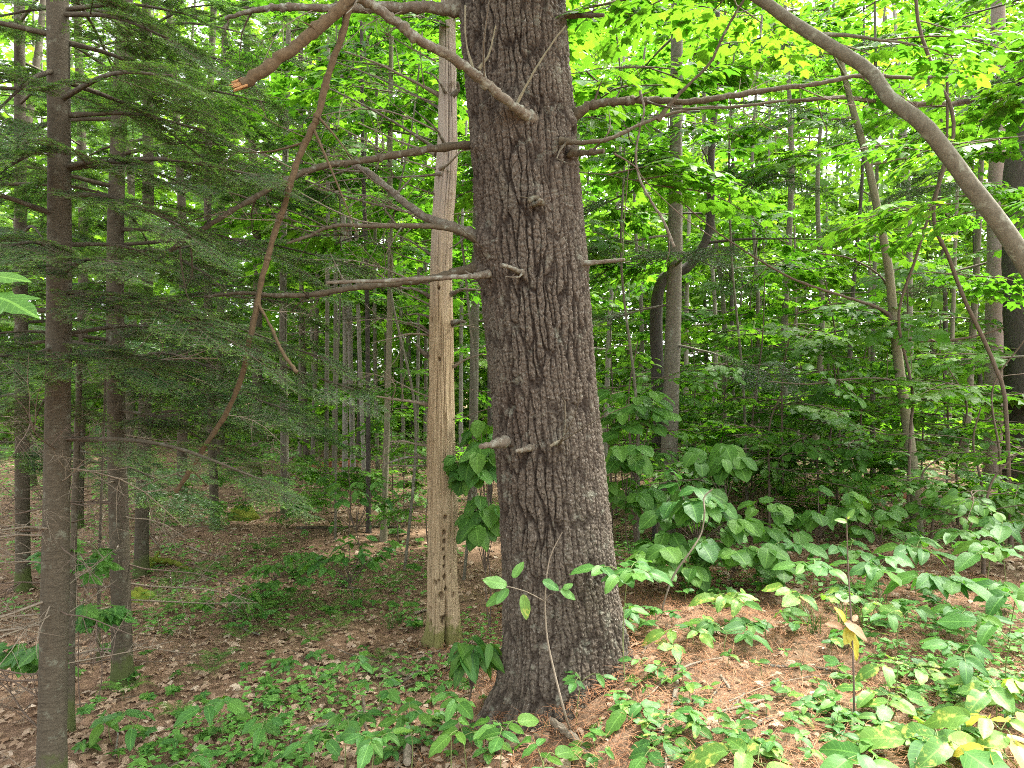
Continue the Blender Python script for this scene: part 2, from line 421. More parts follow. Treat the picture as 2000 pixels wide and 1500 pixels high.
OVN = [ovate(.36, .3, .25, .9, .02, k + 19) for k in range(4)]       # narrow
MAP = [maple(1.0, .25, k) for k in range(4)]
MAPF = [maple(1.05, .25, k, False) for k in range(3)]

def leaf_mesh(tpl, m, name='leaf'):
    mb = MB(); mb.add(tpl[0], tpl[1], 0, 0.0, tpl[2]); return mb.mesh(name, [m])
LM = {}
for key, tpls in (('ov', OV), ('ovw', OVW), ('ovn', OVN), ('map', MAP)):
    for mm in ('herb_leaf', 'shrub_leaf', 'spotted_leaf', 'yellow_leaf', 'brown_leaf', 'maple_leaf'):
        LM[key, mm] = [leaf_mesh(t, M[mm]) for t in tpls]

# ------------------------------------------------------------------ spray meshes shared by many trees
def maple_spray(seed, n_side=4, L=1.0, size=.12, lm='maple_leaf', tpls=MAPF, per=5):
    r = np.random.default_rng(seed); mb = MB()
    main = resample([(0, 0, 0), (r.normal() * .03, L * .5, .05), (r.normal() * .08, L, -.05)], 7)
    tube(mb, main, np.linspace(.006, .002, 7) * (1 + L * .3), 4, 1, cap=False)
    axes = [(main, per + 2)]
    for k in range(n_side):
        t = .25 + .6 * k / n_side; b = main[int(t * 6)]; s = 1 if k % 2 else -1
        ang = s * r.uniform(.7, 1.1); ln = L * r.uniform(.3, .5) * (1.1 - t * .5)
        e = b + np.array([math.sin(ang) * ln, math.cos(ang) * ln, r.normal() * .05])
        q = resample([b, (b + e) / 2 + np.array([0, 0, .02]), e], 5)
        tube(mb, q, np.linspace(.004, .0015, 5), 3, 1, cap=False); axes.append((q, per))
    P, D, N, SC = [], [], [], []
    for q, n in axes:
        d = q[-1] - q[0]; d /= np.linalg.norm(d)
        for k in range(n):
            t = .25 + .75 * k / max(1, n - 1)
            p = q[0] + (q[-1] - q[0]) * t
            for s in ((-1, 1) if k < n - 1 else (0,)):
                a = s * r.uniform(.6, 1.2)
                dd = np.array([d[0] * math.cos(a) - d[1] * math.sin(a), d[0] * math.sin(a) + d[1] * math.cos(a), r.uniform(-.45, .02)])
                P.append(p + dd * size * .35); D.append(dd); N.append([r.normal() * .22, r.normal() * .22, 1]); SC.append(size * r.uniform(.65, 1.15))
    P, D, N, SC = map(np.array, (P, D, N, SC))
    pick = r.integers(0, len(tpls), len(P)); rn = r.random(len(P)) * .45
    for k in range(len(tpls)):
        s_ = pick == k
        mb.scatter(tpls[k], P[s_], basis(D[s_], N[s_]), SC[s_], rn[s_])
    return mb.mesh('leaf_spray', [M[lm], M['twig']])
SPR = [maple_spray(k, 4, U(.8, 1.1), .125) for k in range(5)]
SPR_FAR = [maple_spray(20 + k, 6, 1.6, .17, 'far_leaf', MAPF, 6) for k in range(4)]
SPR_SHRUB = [maple_spray(40 + k, 3, .7, .12, 'shrub_leaf', [ovate(.75, .15, .2, .65, .0, 3)], 3) for k in range(4)]

def needle_spray(seed, L=1.0, nl=.024, nw=.0030, step=.0045, m='fir_needle', droop=.12, dens=1.0):
    """flat fir bough: axis, side twigs, sub twigs, needles in two rows"""
    r = np.random.default_rng(seed); mb = MB(); twigs = []
    def twig(p0, d, ln, lvl):
        n = 5 if lvl else 9
        side = np.cross(d, [0, 0, 1]); side /= np.linalg.norm(side)
        t = np.linspace(0, 1, n)[:, None]
        q = p0 + d * ln * t + side * r.normal() * .04 * ln * t * t - np.array([0, 0, 1]) * droop * ln * t * t * r.uniform(.5, 1.4)
        tube(mb, q, np.linspace(.0045, .0016, n) * (1.3 if lvl == 0 else .55), 3, 1, cap=False)
        twigs.append((q, ln, lvl))
        return q
    main = twig(np.zeros(3), np.array([0, 1., 0]), L, 0)
    t = .12
    while t < .97:
        for s in (-1, 1):
            if r.random() > .92 * dens: continue
            ang = s * r.uniform(.75, 1.05); ln = L * .52 * (1 - t) ** .8 * r.uniform(.75, 1.1) + .05
            k = t * 8; b = main[int(k)] + (main[min(8, int(k) + 1)] - main[int(k)]) * (k - int(k))
            d = np.array([math.sin(ang), math.cos(ang), r.normal() * .07])
            q = twig(b, d, ln, 1)
            if ln > .16:
                tt = .25
                while tt < .9:
                    for s2 in (-1, 1):
                        if r.random() < .8:
                            a2 = ang + s2 * r.uniform(.7, 1.0)
                            l2 = ln * .45 * (1 - tt) + .035
                            b2 = q[0] + (q[-1] - q[0]) * tt
                            twig(b2, np.array([math.sin(a2), math.cos(a2), r.normal() * .06]), l2, 2)
                    tt += .055 / ln
        t += .055 / L
    P, D, N, TI, RN = [], [], [], [], []
    for q, ln, lvl in twigs:
        n = max(4, int(ln / step)); tt = np.linspace(.02, 1, n)
        k = tt * (len(q) - 1); i = np.minimum(k.astype(int), len(q) - 2)
        p = q[i] + (q[i + 1] - q[i]) * (k - i)[:, None]
        d = (q[-1] - q[0]); d /= np.linalg.norm(d); side = np.cross(d, [0, 0, 1]); side /= np.linalg.norm(side)
        for s in (-1, 1):
            up = r.normal(.25, .28, n)
            dd = d * r.uniform(.35, .75, n)[:, None] + side * s + np.array([0, 0, 1]) * up[:, None]
            P.append(p); D.append(dd); N.append(np.tile([0, 0, 1.], (n, 1)) + r.normal(size=(n, 3)) * .3)
            TI.append(np.clip((tt - .6) * 2.6, 0, 1) * (r.uniform(.3, 1.0) if lvl else .5)); RN.append(np.full(n, r.random() * .5))
    P, D, N, TI, RN = map(np.concatenate, (P, D, N, TI, RN))
    tpl = (np.array([(-.5 * nw / nl, 0, 0), (.5 * nw / nl, 0, 0), (.12 * nw / nl, 1, -.08)]), np.array([[0, 1, 2]]), np.zeros((3, 2)))
    sc = nl * r.uniform(.7, 1.15, len(P))
    mb.scatter(tpl, P, basis(D, N), sc, RN, 0, TI)
    return mb.mesh('needle_spray', [M[m], M['twig']])
FIR = [needle_spray(60 + k, U(.75, .95), .029, .0052, .0095, dens=.72) for k in range(5)]
FIR_FAR = [needle_spray(70 + k, 1.2, .040, .009, .013, dens=.7) for k in range(4)]
HEM = [needle_spray(80 + k, 1.1, .020, .0055, .007, 'hemlock_needle', .25, .8) for k in range(3)]
PINE = [needle_spray(90 + k, 1.3, .11, .006, .018, 'fir_needle', -.1, .6) for k in range(3)]

def bare_spray(seed, L=1.0, m='pale_twig'):
    r = np.random.default_rng(seed); mb = MB()
    def go(p, d, ln, rad, lvl):
        n = 6; q = [p]
        for k in range(n - 1):
            d = d + r.normal(size=3) * .10 + np.array([0, 0, -.02]); d /= np.linalg.norm(d)
            q.append(q[-1] + d * ln / (n - 1))
        q = np.array(q); tube(mb, q, np.linspace(rad, rad * .35, n), 4 if lvl == 0 else 3, 0, cap=False)
        if lvl < 2:
            for k in range(7 if lvl == 0 else 4):
                t = r.uniform(.15, .95) * (n - 1); b = q[int(t)]
                a = np.cross(d, r.normal(size=3)); a /= np.linalg.norm(a)
                go(b, d * .7 + a * .8, ln * r.uniform(.2, .5), rad * .5, lvl + 1)
    go(np.zeros(3), np.array([0, 1., 0]), L, .008, 0)
    return mb.mesh('bare_twigs', [M[m]])
BARE = [bare_spray(100 + k) for k in range(4)] + [bare_spray(110 + k, 1, 'twig') for k in range(3)]

# ------------------------------------------------------------------ ground
def build_ground():
    xs = np.concatenate([np.linspace(-70, -12, 30)[:-1], np.linspace(-12, -4, 60)[:-1], np.linspace(-4, 4, 260)[:-1], np.linspace(4, 12, 60)[:-1], np.linspace(12, 70, 30)])
    ys = np.concatenate([np.linspace(-8, 1.6, 14)[:-1], np.linspace(1.6, 7.5, 220)[:-1], np.linspace(7.5, 20, 110)[:-1], np.linspace(20, 110, 40)])
    X, Y = np.meshgrid(xs, ys); Z = ground(X, Y) + .012 * fbm(X * 9, Y * 9, 0, 2, 31)
    nx, ny = len(xs), len(ys)
    i = (np.arange(ny - 1)[:, None] * nx + np.arange(nx - 1)[None]).ravel()
    mb = MB(); mb.add(np.stack([X, Y, Z], -1).reshape(-1, 3), np.stack([i, i + 1, i + nx + 1, i + nx], -1))
    obj('ground', mb.mesh('ground', [M['ground']]), kind='structure')
build_ground()

def scatter_view(n, dmin, dmax, seed, bias=1.0):
    """points spread over the ground in a wedge a little wider than what a walker sees ahead"""
    r = np.random.default_rng(seed)
    d = dmin * (dmax / dmin) ** (r.random(n) ** bias)
    x = r.uniform(-.85, .85, n) * d
    return x, d

def build_litter():
    mb = MB()
    x, y = scatter_view(26000, 2.0, 19, 201)
    z = ground(x, y) + .012; n = len(x); r = np.random.default_rng(202)
    th = r.uniform(0, 2 * np.pi, n); D = np.stack([np.cos(th), np.sin(th), r.normal(0, .18, n)], -1)
    N = np.stack([r.normal(0, .28, n), r.normal(0, .28, n), np.ones(n)], -1)
    sc = r.uniform(.025, .068, n) * (1 + .5 * sstep(5, 15, y))
    keep = ~((x > .15) & (y < 4.6) & (r.random(n) < .82))
    t = [ovate(.6, .35, .3, .7, .05, 3), maple(1, .5, 2, False), maple(1, .8, 4, False)]
    pk = r.integers(0, 3, n)
    small = (np.array([(0, 0, 0), (.3, .4, .08), (0, .45, 0), (-.3, .4, .1), (0, 1, -.1)]), np.array([[0, 1, 2], [0, 2, 3], [1, 4, 2], [2, 4, 3]]), np.zeros((5, 2)))
    t[0] = small
    for k in range(3):
        s_ = (pk == k) & keep
        mb.scatter(t[k], np.stack([x, y, z + r.uniform(0, .012, n)], -1)[s_], basis(D[s_], N[s_]), sc[s_], r.random(int(s_.sum())))
    o = obj('leaf_litter', mb.mesh('leaf_litter', [M['dead_leaf']]), kind='stuff')
    tag(o, 'brown and tan fallen leaves carpeting the forest floor', 'leaf litter')
    mb = MB(); n = 52000
    x = r.uniform(-1.3, 3.6, n); y = r.uniform(2.0, 6.6, n)
    pr = sstep(-1.2, .6, x + .4 * fbm(x * 1.4, y * 1.4, 0, 2, 7)) * (1 - .8 * sstep(4.6, 6.6, y))
    k = r.random(n) < pr; x, y = x[k], y[k]; n = len(x)
    mound = .05 * np.exp(-((np.hypot(x - .26, y - 3.75) - .38) / .14) ** 2)
    z = ground(x, y) + .008 + r.uniform(0, .022, n) + mound
    th = r.uniform(0, 2 * np.pi, n); D = np.stack([np.cos(th), np.sin(th), r.normal(0, .16, n)], -1)
    tp = (np.array([(-.012, 0, 0), (.012, 0, 0), (.01, .5, .05), (-.01, .5, .05), (0, 1, -.03)]), np.array([[0, 1, 2], [0, 2, 3], [3, 2, 4]]), np.zeros((5, 2)))
    mb.scatter(tp, np.stack([x, y, z], -1), basis(D, np.tile([0, 0, 1.], (n, 1))), r.uniform(.06, .13, n), r.random(n))
    o = obj('pine_needle_litter', mb.mesh('pine_needle_litter', [M['needle_litter']]), kind='stuff')
    tag(o, 'rust brown pine needles heaped round the foot of the big trunk', 'needle litter')
build_litter()

# ------------------------------------------------------------------ the big pine
PD = 3.8                                                             # its distance
EDGE = [(-900, 838, 1015), (-400, 866, 1072), (0, 893, 1105), (250, 915, 1125), (500, 930, 1147), (750, 953, 1165), (1000, 972, 1192), (1150, 978, 1207), (1250, 978, 1224), (1320, 968, 1244), (1400, 935, 1285), (1500, 880, 1350)]
_ey = np.array([e[0] for e in EDGE], float)
def pine_axis(z):
    y = 750 + (CAMZ - z) / PD * F
    l_, r_ = np.interp(y, _ey, [e[1] for e in EDGE]), np.interp(y, _ey, [e[2] for e in EDGE])
    return ((l_ + r_) / 2 - 1000) / F * PD, (r_ - l_) / 2 / F * PD
PINE_BASE = gxy(float(pine_axis(0.0)[0]), PD)
pine = thing('pine_tree', 'thick furrowed pine trunk with dead limbs, largest tree of the wood', 'tree', PINE_BASE)
KNOTS = [(1000, 222, .05, .085), (1045, 392, .022, .04), (930, 280, .03, .05), (1120, 232, .03, .05), (945, 478, .055, .09), (935, 530, .04, .06), (1005, 528, .02, .035), (965, 868, .02, .045), (1018, 880, .015, .03), (1092, 866, .02, .04), (1040, 1052, .016, .035), (1150, 512, .02, .04), (1100, 272, .02, .035), (1125, 296, .02, .04)]
def build_pine_trunk():
    front = np.linspace(math.pi * 1.06, math.pi * 1.94, 250)          # faces the camera (-Y)
    back = np.linspace(math.pi * 1.94, math.pi * 3.06, 46)[1:-1]
    th = np.concatenate([front, back])
    zs = np.concatenate([np.linspace(-.5, 4.0, 980), np.linspace(4.0, 14, 60)[1:]])
    T, Z = np.meshgrid(th, zs)
    cx, r = pine_axis(zs); cx = cx[:, None]; r = r[:, None] * .985
    top = sstep(4.2, 14, zs)[:, None]; r = r * (1 - .35 * top)
    # buttress lobes near the ground
    low = np.exp(-np.clip(Z + .12, 0, 9) / .26)
    r = r * (1 + low * (.13 * np.cos(3 * T + .5) + .10 * np.cos(5 * T + 2) + .05 * np.cos(9 * T + 1)) + .012 * np.sin(3 * T + Z * 1.1))
    Tw = np.where(T > math.pi * 2.5, T - 2 * math.pi, T)
    u = Tw * .30; v = Z
    uw = u + .016 * fbm(u * 7, v * 3.0, 0, 2, 21) + .010 * fbm(u * 30, v * 12, 0, 2, 22) + .035 * v * 0 
    vw = v + .05 * fbm(u * 10, v * 5, 0, 2, 23)
    e1 = voronoi_edge(uw / .038, vw / .30, 5)
    e2 = voronoi_edge(uw / .019 + 7, vw / .045 + 3, 6)
    p1 = sstep(.02, .30, e1); p2 = sstep(.0, .22, e2)
    flake = fbm(u * 95, v * 120, 0, 3, 24); fl2 = fbm(u * 260, v * 330, 0, 2, 25)
    soft = .35 + .65 * sstep(-.5, .4, fbm(u * 6, v * 2, 0, 2, 27))
    disp = -.017 * (1 - p1) * soft - .006 * (1 - p2) + .0045 * flake + .003 * fl2
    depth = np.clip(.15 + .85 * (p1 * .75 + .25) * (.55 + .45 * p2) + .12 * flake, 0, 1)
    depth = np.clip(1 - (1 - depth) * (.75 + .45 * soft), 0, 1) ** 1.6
    for kx, ky, amp, rad in KNOTS:
        kz = CAMZ - (ky - 750) / F * (PD - .2)
        kc, kr = pine_axis(kz)
        kX = (kx - 1000) / F * (PD - .25)
        a = math.asin(np.clip((kX - kc) / kr, -.99, .99)); kth = math.pi * 1.5 + a
        dd = ((Tw - kth) * .3) ** 2 + (Z - kz) ** 2
        disp = disp + amp * np.exp(-dd / rad ** 2)
        dd2 = ((Tw - kth) * .3) ** 2 + (Z - kz + rad * .8) ** 2
        disp = disp - amp * .3 * np.exp(-dd2 / (rad * .5) ** 2)
    R = r + disp
    V = np.stack([cx + R * np.cos(T), PD + R * np.sin(T), Z], -1)
    n = len(th); i = np.arange(len(zs) - 1)[:, None] * n; j = np.arange(n)[None]; j2 = (j + 1) % n
    f = np.stack([i + j, i + j2, i + n + j2, i + n + j], -1).reshape(-1, 4)
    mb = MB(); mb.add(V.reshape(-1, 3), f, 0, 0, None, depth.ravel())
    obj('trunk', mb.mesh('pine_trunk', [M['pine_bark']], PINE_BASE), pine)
build_pine_trunk()

def limb(name, pts, w0, w1, m, parent, origin, stubs=0, seg=10, rough=.10, n=None, power=1.0, collar=.9, seed=0, endm=None):
    """dead limb through (px, py, distance) points, widths in photo pixels at its own distance"""
    P = np.array([at(*p) for p in pts]); n = n or max(10, 6 * len(pts))
    q = resample(P, n); t = np.linspace(0, 1, n) ** power
    rad = (w0 + (w1 - w0) * t) / 2 / F * q[:, 1]
    r = np.random.default_rng(seed + 500)
    al = np.concatenate([[0], np.cumsum(np.linalg.norm(np.diff(q, axis=0), axis=1))])
    rad = rad * .8 * (1 + collar * np.exp(-al / .07))
    q = q + r.normal(size=q.shape) * rad[:, None] * .12
    mb = MB(); tube(mb, q, rad * (1 + .08 * r.normal(size=n)), seg, 0, rough, True, freq=26)
    for k in range(stubs):                                            # broken side twigs
        i = int(r.integers(2, n - 1)); d = q[min(i + 1, n - 1)] - q[i - 1]; d /= np.linalg.norm(d)
        a = np.cross(d, r.normal(size=3)); a /= np.linalg.norm(a); a = a + d * .6
        ln = r.choice([.03, .06, .12, .22, .35]) * r.uniform(.7, 1.3)
        s = resample([q[i], q[i] + a * ln * .5 + r.normal(size=3) * ln * .06, q[i] + a * ln + r.normal(size=3) * ln * .14], 5)
        tube(mb, s, np.linspace(min(.007, rad[i] * .5), .0018, 5), 4, 0)
        tube(mb, np.array([q[i] - d * rad[i] * .7, q[i], q[i] + d * rad[i] * .7]), [rad[i] * 1.0, rad[i] * 1.28, rad[i] * 1.0], seg, 0, .2, freq=40)
    if endm:                                                         # splintered end
        d = q[-1] - q[-2]; d /= np.linalg.norm(d)
        for k in range(14):
            o_ = r.normal(size=3); o_ -= d * np.dot(o_, d); o_ *= rad[-1] * r.uniform(.3, .95) / (np.linalg.norm(o_) + 1e-9)
            tube(mb, [q[-1] + o_ - d * .02, q[-1] + o_ * 1.1 + d * r.uniform(.01, .045)], [rad[-1] * .34, .002], 4, 1)
    return obj(name, mb.mesh(name, [m, endm or m], origin), parent)

W = M
BR = [  # points (px, py, distance), widths, material, stubs
 ([(930, 22, 3.8), (880, 18, 3.75), (790, 14, 3.7), (690, 16, 3.65), (560, 14, 3.6), (500, 20, 3.6), (440, 36, 3.6)], 36, 8, 'lichen_wood', 5),
 ([(950, 282, 3.75), (900, 285, 3.7), (800, 297, 3.6), (700, 315, 3.5), (630, 325, 3.45), (560, 352, 3.4), (480, 395, 3.35), (400, 445, 3.3), (330, 490, 3.3)], 19, 11, 'dead_wood', 8),
 ([(960, 480, 3.75), (930, 462, 3.72), (880, 441, 3.75), (825, 420, 3.85), (770, 378, 3.95), (725, 340, 4.05), (690, 322, 4.1)], 27, 13, 'lichen_wood', 6),
 ([(960, 490, 3.7), (925, 465, 3.62), (880, 447, 3.55), (820, 441, 3.5), (750, 441, 3.45), (680, 440, 3.4), (640, 444, 3.38), (600, 462, 3.35), (560, 475, 3.3)], 17, 6, 'dead_wood', 5),
 ([(955, 536, 3.6), (915, 540, 3.5), (860, 542, 3.45), (760, 548, 3.4), (638, 552, 3.35)], 12, 9, 'lichen_wood', 2),
 ([(955, 520, 3.75), (905, 530, 3.7), (860, 540, 3.68), (790, 552, 3.65), (700, 560, 3.6), (610, 575, 3.55), (540, 577, 3.5), (470, 572, 3.5), (400, 580, 3.5)], 24, 7, 'dead_wood', 5),
 ([(1100, 250, 3.75), (1135, 215, 3.7), (1165, 203, 3.7), (1210, 198, 3.7), (1280, 196, 3.7), (1350, 199, 3.72), (1420, 188, 3.75), (1500, 176, 3.8), (1600, 163, 3.85), (1680, 148, 3.9), (1790, 152, 3.95), (1905, 150, 4.0)], 22, 7, 'dead_wood', 9),
 ([(1095, 276, 3.55), (1140, 278, 3.5), (1190, 271, 3.5), (1240, 248, 3.55), (1285, 230, 3.6), (1350, 213, 3.65), (1440, 208, 3.7), (1540, 196, 3.8), (1640, 192, 3.9)], 10, 6, 'dead_wood', 5),
 ([(1110, 298, 3.6), (1145, 298, 3.55), (1180, 295, 3.5)], 13, 11, 'dead_wood', 1),
 ([(1095, 30, 3.7), (1140, 30, 3.65), (1180, 30, 3.6)], 13, 9, 'dead_wood', 1),
 ([(1135, 514, 3.65), (1180, 511, 3.6), (1220, 507, 3.55)], 9, 8, 'lichen_wood', 0),
 ([(1022, 535, 3.53), (1000, 524, 3.44), (980, 518, 3.38)], 9, 9, 'lichen_wood', 1),
 ([(985, 862, 3.55), (960, 868, 3.45), (938, 872, 3.38)], 17, 12, 'lichen_wood', 0),
 ([(1038, 874, 3.53), (1020, 879, 3.46), (1008, 881, 3.42)], 10, 8, 'lichen_wood', 0),
 ([(1105, 878, 3.56), (1092, 864, 3.5), (1074, 872, 3.43)], 11, 6, 'dead_wood', 3),
 ([(1112, 860, 3.56), (1094, 866, 3.5), (1100, 855, 3.42)], 8, 4, 'dead_wood', 2),
 ([(1062, 402, 3.55), (1046, 386, 3.47), (1032, 394, 3.43)], 11, 9, 'dead_wood', 1),
 ([(1040, 400, 3.55), (1050, 396, 3.45), (1058, 390, 3.42)], 10, 8, 'lichen_wood', 0),
]
for k, (pts, w0, w1, mm, st) in enumerate(BR):
    limb('branch' if len(pts) > 3 else 'branch_stub', pts, w0, w1, M[mm], pine, PINE_BASE, st, seed=k)
main_b = limb('branch', [(1040, 235, 3.56), (1012, 216, 3.46), (975, 185, 3.38), (925, 145, 3.3), (870, 105, 3.22), (815, 75, 3.15), (770, 40, 3.1), (725, 8, 3.05), (690, -12, 3.0)], 22, 26, M['lichen_wood'], pine, PINE_BASE, 6, seed=40)
limb('broken_limb', [(690, -14, 3.0), (650, 30, 2.97), (590, 80, 2.94), (530, 125, 2.9), (470, 166, 2.87)], 30, 27, M['rusty_wood'], main_b, PINE_BASE, 1, collar=0, seed=41, endm=M['broken_wood'])
limb('hanging_limb', [(688, -12, 3.0), (668, 70, 3.02), (640, 150, 3.04), (620, 225, 3.05), (597, 280, 3.06), (575, 330, 3.07), (556, 400, 3.08), (535, 460, 3.1), (512, 545, 3.12), (492, 640, 3.14), (472, 735, 3.16), (440, 810, 3.2), (395, 880, 3.25), (345, 960, 3.3)], 17, 12, M['rusty_wood'], main_b, PINE_BASE, 9, n=70, collar=0, seed=42)
limb('twig', [(503, 590, 3.13), (530, 640, 3.11), (550, 685, 3.08), (580, 728, 3.05)], 7, 9, M['rusty_wood'], main_b, PINE_BASE, 0, collar=0, seed=43)
limb('twig', [(925, 140, 3.3), (910, 80, 3.28), (908, 10, 3.25)], 5, 3, M['olive_bark'], main_b, PINE_BASE, 0, seed=44)
limb('twig', [(935, 135, 3.3), (955, 105, 3.28), (968, 50, 3.25)], 5, 3, M['olive_bark'], main_b, PINE_BASE, 0, seed=45)
limb('twig', [(1008, 205, 3.46), (1040, 145, 3.42), (1078, 85, 3.4), (1105, 50, 3.38)], 5, 4, M['olive_bark'], main_b, PINE_BASE, 0, seed=46)
limb('twig', [(1285, 232, 3.6), (1330, 180, 3.6), (1385, 125, 3.58), (1415, 65, 3.55), (1455, -5, 3.5)], 8, 6, M['dead_wood'], pine, PINE_BASE, 3, seed=47)
limb('twig', [(1250, 178, 3.62), (1258, 215, 3.6), (1250, 250, 3.6), (1242, 300, 3.6), (1248, 345, 3.6), (1270, 390, 3.6), (1295, 430, 3.6), (1317, 482, 3.6)], 4, 7, M['lichen_wood'], pine, PINE_BASE, 3, seed=48)
limb('twig', [(1200, 300, 3.5), (1240, 325, 3.52), (1262, 355, 3.55), (1330, 420, 3.6), (1400, 470, 3.7)], 3, 2, M['twig'], pine, PINE_BASE, 2, seed=49)
# unseen living crown above the picture, added and sized to shade the foreground
r_ = np.random.default_rng(77)
for k in range(18):
    z = 6.0 + 8 * k / 18; a = k * 2.4; ln = (3.9 - z * .16)
    cx, rr = pine_axis(min(z, 4)); p0 = np.array([cx - .3, PD, z]); d = np.array([math.cos(a), math.sin(a), .12])
    mb = MB(); q = resample([p0, p0 + d * ln * .5, p0 + d * ln + np.array([0, 0, -.1])], 8); tube(mb, q, np.linspace(.05, .014, 8), 6)
    b = obj('branch', mb.mesh('unseen_pine_limb', [M['lichen_wood']], PINE_BASE), pine)
    for s in range(7):
        t = .3 + .7 * s / 6; aa = a + r_.normal() * .6
        dd = np.array([[math.cos(aa), math.sin(aa), .05]]); R = basis(dd, np.array([[0, 0, 1.]]))[0]
        obj('needle_spray', random.choice(PINE), b, mtx(R, p0 + d * ln * t - PINE_BASE, U(1.0, 1.5)), 'stuff')

